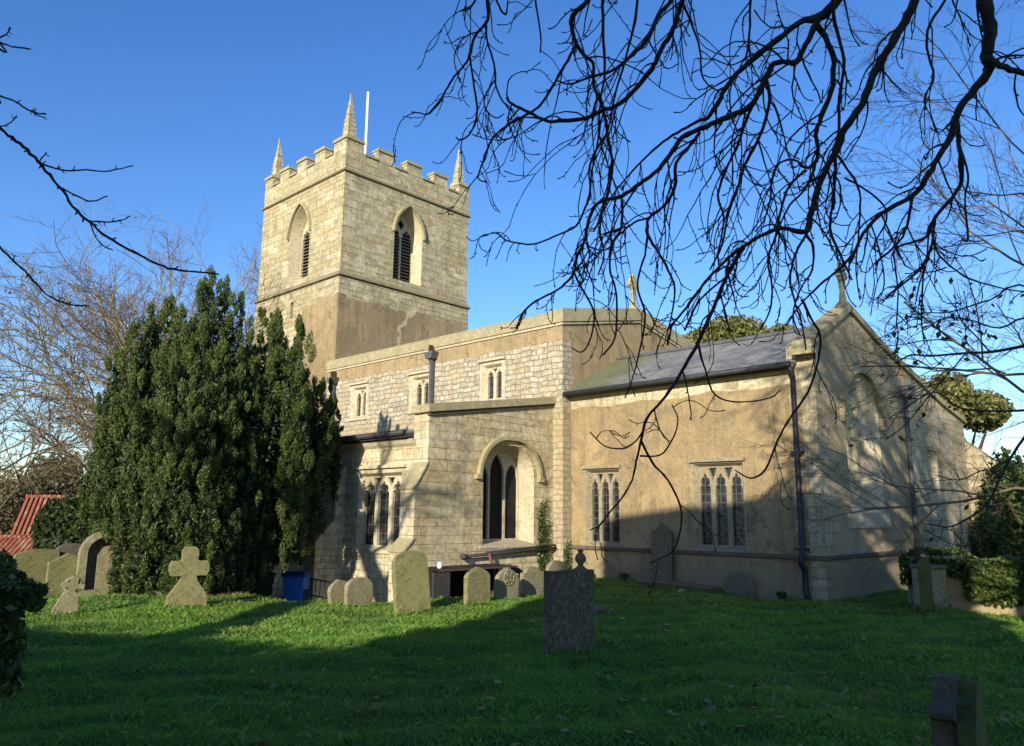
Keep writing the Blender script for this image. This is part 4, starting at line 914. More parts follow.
    # dense inner boughs
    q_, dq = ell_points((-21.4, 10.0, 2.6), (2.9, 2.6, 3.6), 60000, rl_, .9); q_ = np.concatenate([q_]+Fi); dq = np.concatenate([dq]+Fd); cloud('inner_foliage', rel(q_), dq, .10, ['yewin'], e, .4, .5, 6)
    core.build('boughs', e, tuple(e.location)).location = (0, 0, 0)
    mb = MB()
    for k_ in range(7):
        a = k_*.9; mb.tube([(.35*math.cos(a), .35*math.sin(a), -.3), (.45*math.cos(a), .4*math.sin(a), 1.2), (1.1*math.cos(a), 1.0*math.sin(a), 3.2), (1.5*math.cos(a), 1.4*math.sin(a), 4.8)], [.26, .2, .13, .05], 'barkyew', 8)
    mb.build('trunk', e)
    return e
yew()

# ------------------------------------------------------------------ bare trees
def limb(mb, p, d, L, r, lev, rs, out, par):
    """recursive limb: par = dict(seg, curl, grav, split, min)"""
    n = par['seg']; pts = [p.copy()]; rad = [r]; d = d.normalized(); cur = p.copy()
    for i in range(n):
        d = (d+Vector((rs.gauss(0, 1), rs.gauss(0, 1), rs.gauss(0, 1)))*par['curl']+Vector((0, 0, par['grav'][min(lev, len(par['grav'])-1)]))).normalized()
        cur = cur+d*(L/n); pts.append(cur.copy()); rad.append(r*(1-(.55 if lev < par['lev']-1 else .8)*(i+1)/n))
    mb.tube(pts, rad, par['mat'] if lev < par.get('pale', 9) else par['mat2'], 7 if r > .06 else (4 if r > .012 else 3), False)
    if lev == par['lev']-1:
        out.append(pts); return
    nc = par['kids'][lev]
    for k in range(nc):
        t = (.25+.75*(k+rs.random()*.8)/nc) if lev else (.35+.65*(k+rs.random()*.8)/nc); t = min(t, 1); f = t*n; i = min(int(f), n-1); q = pts[i].lerp(pts[i+1], f-i)
        ax = (pts[i+1]-pts[i]).normalized(); o = ax.orthogonal().normalized(); o = Matrix.Rotation(rs.random()*6.283, 3, ax) @ o
        an = par['ang'][lev]*(.7+.6*rs.random()); dd = ax*math.cos(an)+o*math.sin(an)
        limb(mb, q, dd, L*par['ratio'][lev]*(.65+.6*rs.random())*(1.1-.5*t if lev else 1), max(par['min'], (rad[i]*.6)), lev+1, rs, out, par)
def bare_tree(name, loc, H, r, seed, par, label, dirn=(0, 0, 1), group=None, leaves=None):
    e = empty(name, loc, label, 'tree', group); rs = random.Random(seed); out = []
    tr = MB(); br = MB(); n = 6; pts = [Vector((0, 0, -.3))]; rad = [r*1.25]; d = Vector(dirn)
    for i in range(n):
        d = (d+Vector((rs.gauss(0, .06), rs.gauss(0, .06), .04))).normalized(); pts.append(pts[-1]+d*(H*par['trunk']/n)); rad.append(r*(1-.5*(i+1)/n))
    tr.tube(pts, rad, par['mat'], 9, False)
    for k in range(par['main']):
        t = par.get('low', .45)+(1-par.get('low', .45))*(k+rs.random()*.5)/par['main']; f = t*n; i = min(int(f), n-1); q = pts[i].lerp(pts[i+1], min(1, f-i))
        a = k*2.4+rs.random(); el = par['mel']*(.7+.6*rs.random())
        dd = Vector((math.cos(a)*math.cos(el), math.sin(a)*math.cos(el), math.sin(el)))
        limb(br, q, dd, H*par['mlen']*(.8+.4*rs.random()), rad[i]*par.get('thin', .5), 0, rs, out, par)
    tr.build('trunk', e); br.build('branches', e)
    if leaves and out:
        rl_ = np.random.default_rng(seed); idx = rl_.integers(0, len(out), leaves[0]); P = np.array([list(out[i][rl_.integers(1, len(out[i]))]) for i in idx]); P = P+rl_.normal(size=P.shape)*.03
        cloud('leaves', P, np.zeros_like(P), leaves[1], [leaves[2]], e, 0, .7, seed)
    return e
PB = dict(seg=4, curl=.16, grav=[.03, .02, .02, .0], kids=[9, 8, 7], ang=[.75, .7, .7], ratio=[.55, .5, .5], lev=4, min=.010, thin=.38, mat='barkpale', mat2='barktwig', pale=2, trunk=.62, main=9, mel=.75, mlen=.42, low=.3)
def loc_at(px, r):
    d = ray(px, 500); k_ = r/math.hypot(d.x, d.y); x, y = d.x*k_, d.y*k_; return (x, y, hz(x, y))
gl = 'bare trees beyond the yew'
bare_tree('bare_tree', loc_at(112, 44), 17.5, .36, 3, dict(PB, main=12), 'pale-barked bare tree with wide crown left of the yew', (-.05, 0, 1), gl)
bare_tree('bare_tree', loc_at(178, 46), 19.5, .34, 5, dict(PB, main=14), 'bare tree rising straight behind the yew top', (0, 0, 1), gl)
bare_tree('bare_tree', loc_at(226, 50), 20.5, .34, 18, dict(PB, main=14), 'bare tree close against the left side of the tower', (0, 0, 1), gl)
PD = dict(PB, mat='barktwig', mat2='barktwig', kids=[9, 8, 6], min=.009, thin=.24, main=14, low=.35)
bare_tree('bare_tree', loc_at(-22, 38), 12.5, .26, 12, PD, 'twiggy dark bare tree cut by the left edge of the picture', (0, 0, 1), gl, (900, .12, 'brownleaf'))
# fine-twigged tree at the right, out of frame trunk
PR = dict(PB, kids=[9, 9, 8], lev=4, min=.0034, curl=.15, grav=[.0, -.01, .0, .0], mel=.3, mlen=.46, thin=.35, trunk=.8, main=15, low=.22, mat='barktwig', mat2='barktwig', seg=5, ratio=[.5, .48, .45])
x, y, z = loc_at(1128, 15.5); bare_tree('twiggy_tree', (x, y, z), 10.5, .11, 21, PR, 'reddish fine-twigged tree reaching in from the right edge', (0, 0, 1))

# ------------------------------------------------------------------ overhanging tree, traced limbs
PXT = []
def trace(root_depth, pts, dz=0.0):
    """pts: (px, py, width px); depth changes by dz along the limb"""
    out = []; rad = []
    for i, (a, b, w_) in enumerate(pts):
        dp = root_depth+dz*i/max(1, len(pts)-1); out.append(at(a, b, dp)); rad.append(max(.0030, .70*w_/2*dp/FPX))
    return out, rad
def smooth_path(P, rad, sub=3):
    Q, q = [], []
    for i in range(len(P)-1):
        p0 = P[max(i-1, 0)]; p1 = P[i]; p2 = P[i+1]; p3 = P[min(i+2, len(P)-1)]
        for k in range(sub):
            t = k/sub; Q.append(.5*((2*p1)+(p2-p0)*t+(2*p0-5*p1+4*p2-p3)*t*t+(3*p1-p0-3*p2+p3)*t**3)); q.append(rad[i]*(1-t)+rad[i+1]*t)
    Q.append(P[-1]); q.append(rad[-1]); return Q, q
RIGHT = [
 # big right limb and its forks
 (5.0, .6, [(978, -60, 24), (983, -5, 20), (990, 26, 17), (987, 55, 16), (990, 66, 15), (980, 84, 12), (961, 106, 11), (951, 135, 9.5), (934, 164, 8.5), (925, 180, 8), (912, 196, 7), (881, 214, 5.5), (863, 234, 5), (853, 254, 4.5), (836, 272, 3.6), (820, 285, 3), (800, 305, 2.4), (786, 326, 2)], 0),
 (5.0, .3, [(987, 58, 12), (1000, 66, 9), (1024, 74, 8), (1060, 84, 8)], 1),
 (5.6, .2, [(912, 196, 5), (907, 226, 4), (896, 245, 3.5), (879, 260, 4), (877, 265, 3)], 1),
 (5.3, .4, [(957, 121, 7), (959, 145, 6), (962, 178, 5.5), (952, 198, 5), (940, 211, 5), (932, 224, 5), (925, 238, 4), (896, 248, 3), (895, 265, 2.5), (898, 293, 2.2), (896, 330, 1.6)], 1),
 (5.6, .4, [(935, 218, 4), (932, 244, 3.5), (924, 265, 3.5), (908, 280, 2.8), (891, 293, 3), (882, 303, 2)], 1),
 (5.7, .4, [(924, 262, 3), (922, 303, 2.5), (922, 328, 2), (925, 345, 1.4)], 1),
 (5.6, .6, [(932, 240, 3), (940, 256, 3), (958, 272, 2.6), (973, 280, 2.6), (1006, 289, 2), (1030, 292, 2)], 1),
 (5.5, .3, [(957, 140, 4), (968, 175, 3), (965, 200, 2.6), (968, 238, 3), (962, 240, 2)], 1),
 (5.2, .3, [(950, -10, 4), (930, 24, 4), (927, 48, 3.5), (934, 77, 3.2), (925, 96, 2.4), (926, 110, 2)], 0),
 # second big limb
 (5.4, .7, [(925, -50, 15), (915, 0, 14), (901, 27, 12), (888, 50, 11.5), (876, 70, 11), (862, 104, 10), (845, 128, 10), (836, 150, 11), (828, 164, 9), (819, 186, 8.5), (812, 210, 9), (806, 232, 9), (785, 228, 5.5), (766, 233, 6), (743, 247, 5.5), (725, 261, 4.5), (708, 279, 4), (698, 292, 4), (686, 308, 3.5), (672, 326, 3), (668, 345, 2.2)], 0),
 (5.9, .5, [(745, 246, 5), (737, 258, 6), (725, 280, 6), (716, 302, 6), (706, 325, 6), (697, 345, 5.5), (685, 365, 5), (673, 386, 4.5), (658, 405, 4), (646, 420, 4), (641, 440, 4), (636, 462, 3.2), (632, 480, 3), (624, 495, 2.8), (610, 512, 2.4), (600, 525, 2.2), (590, 530, 1.8)], 1),
 (6.1, .4, [(641, 440, 3.6), (652, 462, 3.4), (668, 480, 3), (680, 505, 3), (681, 525, 2.8), (676, 545, 2.4), (668, 555, 2), (650, 563, 1.6)], 1),
 (6.0, .4, [(740, 249, 4), (734, 262, 3), (728, 275, 3), (700, 300, 3), (685, 330, 3), (700, 296, 2)], 1),
 (5.8, .3, [(806, 235, 5), (813, 246, 4), (812, 270, 3), (800, 290, 2.5), (793, 315, 2.4), (800, 335, 2)], 1),
 (5.8, .4, [(806, 235, 4), (795, 255, 3.5), (790, 280, 3.5), (796, 305, 3), (802, 325, 2.6), (806, 350, 2)], 1),
 # third big limb: two sweeping arms
 (5.6, .8, [(850, -45, 16), (838, -2, 14), (818, 18, 13), (800, 22, 8), (779, 39, 8.5), (759, 54, 9), (740, 71, 7), (727, 86, 7), (719, 101, 7), (707, 118, 6), (698, 121, 4.5), (682, 130, 4), (663, 142, 3.6), (645, 158, 3), (628, 176, 2.6), (612, 196, 2.2), (600, 218, 2)], 0),
 (5.7, .9, [(818, 20, 10), (808, 40, 8), (799, 58, 8), (794, 63, 9), (785, 62, 7), (774, 64, 8), (766, 77, 9), (757, 97, 9), (747, 109, 8.5), (727, 117, 8), (706, 127, 7.5), (682, 138, 7), (673, 150, 6.5), (659, 169, 6), (639, 184, 5.5), (622, 196, 5.5), (598, 203, 5), (589, 220, 5), (584, 242, 4.5), (577, 256, 4), (574, 273, 4), (565, 284, 3.4), (557, 290, 3), (533, 303, 3), (521, 316, 2.8), (517, 330, 2)], 1),
 (6.2, .5, [(700, 132, 5), (690, 146, 5), (676, 164, 5), (675, 188, 5), (662, 208, 4.5), (649, 218, 4.5), (648, 235, 4.5), (660, 255, 4), (668, 270, 3.5), (675, 290, 3), (672, 312, 2.5), (668, 330, 2)], 1),
 (6.3, .5, [(649, 218, 3.5), (635, 222, 3), (620, 234, 3), (606, 250, 2.4), (590, 247, 2)], 1),
 (6.4, .4, [(574, 273, 3.4), (582, 288, 3), (592, 306, 3), (594, 320, 2.8), (590, 340, 2.4), (582, 352, 2), (572, 348, 1.8)], 1),
 (6.3, .4, [(622, 200, 4), (621, 228, 3.8), (612, 245, 4), (610, 270, 3), (616, 290, 3), (617, 315, 3), (614, 340, 2.8), (603, 355, 2.4)], 1),
 (6.2, .6, [(648, 225, 4), (646, 250, 3.4), (640, 270, 3), (638, 290, 3), (645, 315, 3), (640, 350, 2.6), (632, 380, 2), (625, 398, 2)], 1),
 (5.7, .4, [(816, 22, 9), (828, 43, 7.5), (834, 63, 7.5), (831, 92, 7), (821, 118, 7), (816, 135, 6), (818, 152, 5), (812, 175, 4), (804, 190, 3.4), (790, 205, 3), (780, 225, 2.4)], 1),
 (5.6, .3, [(833, -5, 5), (835, 24, 5), (844, 60, 5), (840, 97, 4.6), (838, 135, 4.4), (832, 150, 4)], 1),
 (5.9, .5, [(766, 80, 6), (770, 100, 5), (764, 125, 5), (755, 145, 5), (745, 165, 4.5), (737, 190, 4), (728, 215, 3.4), (722, 245, 3), (710, 270, 2.4)], 1),
 (6.0, .5, [(757, 97, 5), (746, 120, 4), (738, 145, 4), (728, 165, 4), (718, 195, 3.4), (724, 220, 3), (718, 255, 2.4), (720, 270, 2)], 1),
 (5.9, .4, [(818, 160, 5), (806, 168, 4.5), (795, 160, 3), (780, 163, 3), (772, 180, 3), (770, 200, 3), (764, 220, 2.4), (755, 232, 2)], 1),
 (5.8, .4, [(836, 152, 5), (835, 175, 5), (833, 200, 4), (830, 228, 4), (838, 250, 4), (845, 265, 3), (852, 280, 2.5)], 1),
 (5.8, .4, [(838, 156, 4), (858, 186, 3.4), (860, 212, 3), (858, 240, 2.4), (856, 270, 2), (860, 300, 1.6)], 1),
 (5.9, .4, [(845, 178, 3), (866, 190, 3), (884, 206, 2.6), (886, 222, 2.6), (876, 240, 2.2), (874, 250, 2)], 1),
 # middle limbs
 (6.1, .8, [(690, -40, 8), (682, 0, 7.5), (678, 15, 7), (672, 32, 7), (665, 43, 7), (655, 62, 7), (650, 71, 7), (631, 94, 6.5), (614, 107, 6), (603, 110, 6), (587, 118, 6), (563, 121, 5.5), (546, 121, 5), (529, 112, 4.4), (512, 104, 4), (507, 98, 4.4)], 0),
 (6.3, .6, [(676, -30, 7), (671, 0, 6.5), (659, 15, 6), (644, 43, 6), (629, 58, 5), (611, 71, 4.6), (590, 77, 4), (570, 84, 2.6), (556, 80, 2)], 0),
 (6.2, .9, [(592, -40, 7), (587, 0, 6.5), (580, 8, 7.5), (572, 17, 8), (572, 30, 5.5), (576, 45, 4.5), (570, 56, 4), (559, 75, 4), (542, 103, 3.8), (527, 114, 3.6), (505, 127, 3.4), (492, 139, 3.2), (484, 160, 2.6), (478, 178, 2.4), (487, 182, 2)], 0),
 (6.3, .7, [(576, 45, 6), (585, 56, 5.5), (593, 64, 5), (594, 86, 5), (602, 105, 5), (607, 133, 5), (612, 160, 4), (610, 185, 4), (604, 205, 3.4), (600, 230, 3), (604, 255, 2.6), (598, 275, 2)], 1),
 (6.3, .5, [(607, 133, 4), (596, 150, 3.4), (589, 170, 3), (590, 190, 3), (585, 208, 3), (576, 226, 3), (560, 234, 2.6), (538, 243, 2.6), (524, 244, 2.4), (506, 240, 2.2), (497, 233, 2.4)], 1),
 (6.5, .5, [(488, -10, 5), (488, 19, 4.6), (475, 36, 3.6), (470, 56, 3.4), (462, 68, 3), (454, 77, 3), (446, 90, 3), (439, 103, 3), (428, 114, 2.6), (420, 113, 2), (412, 112, 2)], 0),
 (6.6, .3, [(470, 56, 3), (472, 72, 3), (474, 86, 3), (477, 105, 3), (476, 120, 3), (469, 135, 2.6), (460, 140, 2.2), (456, 137, 2)], 1),
 (6.5, .4, [(486, 25, 4), (487, 40, 3), (492, 56, 3), (495, 70, 3), (496, 86, 3), (502, 100, 2.4), (509, 108, 2), (515, 115, 1.8)], 1),
 (6.5, .3, [(495, 80, 2.6), (487, 92, 2.4), (484, 104, 2.4), (488, 112, 2), (496, 118, 2), (504, 114, 1.6)], 1),
 (6.5, .3, [(497, -10, 3), (500, 8, 3), (506, 14, 3), (508, 0, 2)], 0),
 (6.4, .3, [(478, -10, 3.4), (472, 6, 3), (466, 10, 2.6), (460, 11, 2)], 0),
 (6.3, .5, [(536, -12, 3), (538, 18, 2.6), (541, 38, 2.4), (540, 53, 1.8)], 0),
 (6.2, .8, [(604, -20, 5), (603, 30, 4.5), (605, 70, 4), (600, 105, 3), (598, 140, 3), (592, 170, 2.6), (590, 200, 2)], 0),
 (6.1, .7, [(640, -20, 4), (635, 20, 4), (625, 60, 3.4), (615, 95, 3), (608, 130, 2.6), (595, 160, 2)], 0),
 (6.0, .7, [(684, 5, 4), (692, 25, 3.4), (700, 50, 3), (702, 75, 2.6), (712, 88, 2.2), (725, 91, 2)], 1),
 (6.0, .4, [(752, -10, 4), (750, 25, 3.6), (748, 45, 3), (745, 58, 2.6), (730, 65, 2), (712, 58, 1.8)], 0),
 (5.9, .6, [(806, 170, 4), (790, 185, 3.6), (782, 205, 3.6), (776, 235, 3.6), (768, 260, 3), (772, 285, 3), (770, 310, 2.4), (760, 330, 2)], 1),
 (5.9, .7, [(698, 345, 4), (706, 372, 3), (715, 395, 2.6), (738, 402, 2.4), (770, 398, 2.2), (780, 390, 2)], 1),
 (5.9, .7, [(802, 300, 4), (812, 320, 3.6), (820, 335, 3.6), (818, 360, 3.4), (808, 392, 3.4), (790, 418, 3), (778, 440, 3), (765, 470, 3), (750, 478, 2.4), (735, 470, 1.8)], 1),
 (6.0, .5, [(646, 420, 3), (640, 436, 2.6), (625, 448, 2.4), (605, 446, 2), (590, 432, 1.8)], 1),
 (6.1, .4, [(640, 456, 2.8), (660, 455, 2.4), (672, 440, 2.4), (678, 420, 2), (672, 405, 1.8)], 1),
]
def twig(mb, p, d, L, r, rs, lev=0, upturn=.12, mat='bark'):
    """drooping twig that turns up again at its blunt tip"""
    n = 10; pts = [p]; rad = [r]; cur = p.copy(); d = d.normalized(); turn = .5+.3*rs.random()
    side = Vector((rs.gauss(0, 1), rs.gauss(0, 1), 0))*.09
    for i in range(n):
        t = i/n; g = (-.34 if t < turn else .42)
        d = (d+Vector((0, 0, g))*(.45+.5*rs.random())+side+Vector((rs.gauss(0, .12), rs.gauss(0, .12), rs.gauss(0, .09)))).normalized()
        cur = cur+d*(L/n); pts.append(cur.copy()); rad.append(max(.0038, r*(1-.5*(i+1)/n))*(1+.12*rs.gauss(0, 1)))
    rad[-1] = rad[-2]*1.25
    mb.tube(pts, rad, mat, 5, True)
    for _ in range(2):
        i = rs.randint(2, n-1); dd = (pts[i+1]-pts[i]).normalized(); o = dd.orthogonal().normalized(); o = Matrix.Rotation(rs.random()*6.283, 3, dd) @ o; mb.tube([pts[i], pts[i]+(dd*.5+o)*.022], [rad[i], rad[i]*.6], mat, 4)
    if lev < 1 and L > .3:
        for k in range(rs.choice((0, 1, 1, 2))):
            i = rs.randint(2, n-3); dd = (pts[i+1]-pts[i]).normalized(); o = dd.orthogonal().normalized(); o = Matrix.Rotation(rs.random()*6.283, 3, dd) @ o
            twig(mb, pts[i].copy(), dd*.9+o*.8, L*(.35+.4*rs.random()), rad[i]*.85, rs, lev+1, upturn, mat)
def knobbly(P, rad, rs, k=.16):
    return [r_*(1+k*rs.gauss(0, 1)) for r_ in rad]
def overhang():
    bx_, by_ = 5.2*rt0.x+1.0*fwh.x, 5.2*rt0.y+1.0*fwh.y
    e = empty('overhanging_tree', (bx_, by_, hz(bx_, by_)), 'large dark bare tree whose drooping boughs hang across the top right', 'tree'); rs = random.Random(4); br = MB(); tw = MB(); tr = MB()
    base = Vector((bx_, by_, hz(bx_, by_)))
    tops = [base+Vector((0, 0, -.3)), base+Vector((-.05, .1, 2.5)), base+Vector((-.2, .1, 5)), base+Vector((-.3, .3, 7.4)), base+Vector((-.6, .5, 9.5))]
    tr.tube(tops, [.55, .42, .38, .30, .2], 'bark', 14, False)
    k = 0
    for dep, dz, pts, isfork in RIGHT:
        if not isfork: pts = [(pts[0][0]+14, pts[0][1]-60, pts[0][2]*1.15)]+pts
        P, rad = trace(dep, pts, dz)
        if not isfork:                               # carry the limb back up and over to the trunk
            hgt_ = tops[2].lerp(tops[4], .15+.8*(k % 6)/6); k += 1
            mid = P[0].lerp(hgt_, .4)+Vector((0, 0, 1.6)); m2 = P[0].lerp(hgt_, .8)+Vector((0, 0, 1.2)); r0 = rad[0]
            P = [hgt_, m2, mid]+P; rad = [max(.12, r0*1.9), max(.09, r0*1.6), max(.05, r0*1.25)]+rad
        Q, q = smooth_path(P, rad, 4)
        Q = [p_+Vector((rs.gauss(0, 1), rs.gauss(0, 1), rs.gauss(0, 1)))*min(.004, r_*.16) for p_, r_ in zip(Q, q)]
        br.tube(Q, knobbly(Q, q, rs, .06), 'bark', 8)
        # side twigs, densest on thinner wood
        nt_ = int(len(pts)*(1.05 if pts[len(pts)//2][0] > 560 else .75)); st_ = 12 if not isfork else 2
        for _ in range(nt_):
            i = rs.randint(st_, len(Q)-2); dd = (Q[i+1]-Q[i]).normalized(); o = dd.orthogonal().normalized(); o = Matrix.Rotation(rs.random()*6.283, 3, dd) @ o
            pxx = (Q[i]-Vector((0, 0, EYE))).dot(rt)/(Q[i]-Vector((0, 0, EYE))).dot(fw)*FPX+512; pyy = 373-(Q[i]-Vector((0, 0, EYE))).dot(up)/(Q[i]-Vector((0, 0, EYE))).dot(fw)*FPX
            if pyy > 330 and rs.random() < .7: continue
            L_ = rs.uniform(.3, 1.15)*(1.0 if pyy < 240 else .5)*(.6 if pxx > 830 else 1)*(.55 if pxx < 540 else 1); twig(tw, Q[i].copy(), dd*.7+o*.9, L_, min(.0075, max(.0045, q[i]*.6)), rs)
    # the rest of the crown, above and behind the view
    out = []; par = dict(seg=5, curl=.13, grav=[.02, -.02, -.05, -.06], kids=[6, 6, 4], ang=[.7, .7, .7], ratio=[.6, .55, .5], lev=4, min=.005, mat='bark', mat2='bark')
    for a, el, hh, L_ in ((2.6, .55, .5, 5.0), (2.1, .75, .7, 5.0), (3.2, .6, .6, 4.6), (4.1, .5, .4, 5), (2.4, 1.0, 1.0, 4.5), (2.85, .85, .85, 5), (3.75, .45, .95, 4.8), (3.9, .4, .85, 4.8), (4.1, .35, 1.0, 4.6), (3.55, .6, 1.0, 4.6), (3.8, .2, .8, 4.4)):
        q0 = tops[2].lerp(tops[4], hh); limb(br, q0, Vector((math.cos(a)*math.cos(el), math.sin(a)*math.cos(el), math.sin(el))), L_, .15, 0, rs, out, par)
    for mb, nm in ((tr, 'trunk'), (br, 'boughs'), (tw, 'twigs')):
        o = mb.build(nm, e, tuple(e.location)); o.location = (0, 0, 0)
fwh = Vector((fw.x, fw.y, 0)).normalized()
overhang()
LEFT = [
 (6.0, .8, [(-60, 85, 7), (-20, 112, 6), (0, 129, 5), (16, 140, 4.6), (31, 154, 4.4), (46, 170, 4), (62, 191, 4), (76, 210, 4), (92, 225, 3.8), (112, 240, 3.6), (136, 253, 3.4), (158, 264, 3.2), (179, 270, 3), (200, 272, 2.6), (219, 274, 2.2)]),
 (6.2, .2, [(31, 154, 2.6), (43, 164, 2.6), (62, 170, 2.6), (86, 170, 2.4), (110, 171, 2), (133, 165, 2)]),
 (6.3, .2, [(62, 188, 2.6), (76, 196, 2.4), (92, 201, 2.2), (108, 196, 1.8)]),
 (6.4, .2, [(90, 221, 2.4), (108, 222, 2.4), (122, 220, 2), (130, 216, 1.8)]),
 (6.4, .2, [(90, 222, 2.4), (95, 236, 2), (104, 246, 1.8), (113, 250, 1.6)]),
 (5.9, .2, [(-30, 85, 3), (0, 96, 2.8), (14, 101, 2.4), (25, 108, 2.6), (36, 113, 2.2), (46, 114, 2.6)]),
 (5.9, .1, [(25, 108, 2), (38, 115, 1.8), (46, 118, 1.4)]),
 (6.1, .6, [(-40, 215, 4), (-15, 232, 3.6), (0, 247, 3.2), (13, 261, 3), (25, 271, 3), (36, 284, 2.8), (49, 296, 2.4), (68, 304, 2.2), (89, 306, 2)]),
 (5.8, .2, [(-20, 35, 3), (0, 42, 2.6), (15, 47, 2.4), (31, 49, 2)]), (5.8, .1, [(-10, 40, 2), (4, 36, 2), (10, 28, 1.8)]),
 (6.0, .1, [(-10, 128, 2), (8, 124, 2), (17, 116, 1.6)]),
 (6.6, .3, [(179, 270, 1.8), (200, 272, 1.6), (219, 274, 1.4)]),
 (6.1, .1, [(13, 261, 2), (15, 255, 1.6)]), (6.1, .1, [(40, 160, 2), (47, 152, 1.6)]),
]
def lefttree():
    q = rt0*(-4.6)-fwh*.3; e = empty('leaning_bare_tree', (q.x, q.y, hz(q.x, q.y)), 'bare tree at the left edge sending thin branches across the sky', 'tree'); br = MB(); tr = MB(); rs = random.Random(9)
    b = Vector((q.x, q.y, hz(q.x, q.y))); T = [b+Vector((0, 0, -.3)), b+Vector((.1, 0, 2)), b+Vector((.2, .1, 4.5)), b+Vector((.2, .3, 6.8))]; tr.tube(T, [.2, .15, .11, .05], 'bark', 10, False)
    for dep, dz, pts in LEFT:
        P, rad = trace(dep, pts, dz)
        if pts[0][0] < -15: P = [T[1].lerp(T[2], .7), P[0].lerp(T[2], .5)+Vector((0, 0, .25))]+P; rad = [.05, .035]+rad
        Q, r_ = smooth_path(P, rad, 4); Q = [p_+Vector((rs.gauss(0, 1), rs.gauss(0, 1), rs.gauss(0, 1)))*min(.006, a_*.4) for p_, a_ in zip(Q, r_)]; br.tube(Q, knobbly(Q, r_, rs, .1), 'bark', 7)
        for _ in range(len(pts)):
            i = rs.randint(2, len(Q)-2); dd = (Q[i+1]-Q[i]).normalized(); o = dd.orthogonal().normalized(); o = Matrix.Rotation(rs.random()*6.283, 3, dd) @ o; br.tube([Q[i], Q[i]+(dd*.5+o)*.035], [r_[i]*.8, r_[i]*.5], 'bark', 5)
    for mb, nm in ((tr, 'trunk'), (br, 'branches')):
        o = mb.build(nm, e, tuple(e.location)); o.location = (0, 0, 0)
lefttree()
# near leafy branch at the right with a few brown leaves
def leafy():
    q = rt0*7.6+fwh*8.2; e = empty('leafy_sapling', (q.x, q.y, hz(q.x, q.y)), 'small tree off to the right with a few last brown leaves', 'tree'); br = MB(); lf = []
    rs = random.Random(31); b = Vector(e.location); T = [b+Vector((0, 0, -.2)), b+Vector((-.1, 0, 1.6)), b+Vector((-.15, .1, 3.2)), b+Vector((-.1, .2, 4.8))]; tr = MB(); tr.tube(T, [.11, .09, .07, .03], 'bark', 8, False)
    for dep, dz, pts, nl in [(8.5, -.6, [(1060, 338, 6), (1024, 346, 5), (990, 352, 4), (966, 353, 3.4), (930, 356, 3), (911, 355, 2.6), (895, 364, 2)], 9), (8.3, -.5, [(1060, 400, 5), (1024, 438, 4.4), (1003, 472, 4), (988, 503, 3.2), (965, 520, 2.6), (948, 527, 2.2), (930, 524, 1.6)], 2),
                             (8.4, -.4, [(1050, 408, 4), (1000, 411, 3), (960, 408, 2.6), (935, 392, 2), (905, 408, 1.6)], 3), (8.4, -.4, [(1050, 320, 3), (1000, 328, 2.6), (970, 320, 2.2), (945, 318, 2), (925, 330, 1.6)], 14), (8.6, -.4, [(1040, 290, 3), (990, 300, 2.4), (950, 312, 2), (915, 314, 1.6), (890, 330, 1.4)], 12),
                             (8.5, -.4, [(966, 353, 2.4), (950, 372, 2), (930, 395, 2), (905, 425, 1.6), (885, 440, 1.4)], 5), (8.6, -.3, [(990, 352, 2.4), (975, 335, 2), (962, 322, 1.8), (955, 305, 1.4)], 10), (8.5, -.3, [(1010, 480, 2.4), (985, 470, 2), (960, 480, 1.6), (935, 475, 1.4)], 1), (8.5, -.3, [(990, 500, 2), (975, 540, 1.8), (955, 545, 1.6), (925, 530, 1.4)], 1)]:
        P, rad = trace(dep, pts, dz)
        if pts[0][0] > 1035: P = [T[1].lerp(T[3], .5)]+P; rad = [.04]+rad
        Q, r_ = smooth_path(P, rad, 4); br.tube(Q, r_, 'bark', 6)
        for _ in range(len(pts)*3):
            i = rs.randint(3, len(Q)-2); dd = (Q[i+1]-Q[i]).normalized(); o = dd.orthogonal().normalized(); o = Matrix.Rotation(rs.random()*6.283, 3, dd) @ o
            a = Q[i]; t1 = a+(dd*.8+o)*.16; t2 = t1+(dd+o*.3+Vector((0, 0, rs.gauss(0, .3))))*.18; br.tube([a, t1, t2], [.005, .0035, .002], 'bark', 3, False); lf += [t2]*(1 if rs.random() < nl/16 else 0)
        for _ in range(nl): lf.append(Q[rs.randint(4, len(Q)-1)]+Vector((rs.gauss(0, .06), rs.gauss(0, .06), -.05)))
    P = np.array([list(p) for p in lf])-np.array(e.location); P[:, 2] -= .04
    for mb, nm in ((tr, 'trunk'), (br, 'branches')):
        o = mb.build(nm, e, tuple(e.location)); o.location = (0, 0, 0)
    cloud('leaves', P, np.zeros_like(P), .07, ['brownleaf'], e, -.5, .62, 3)
leafy()

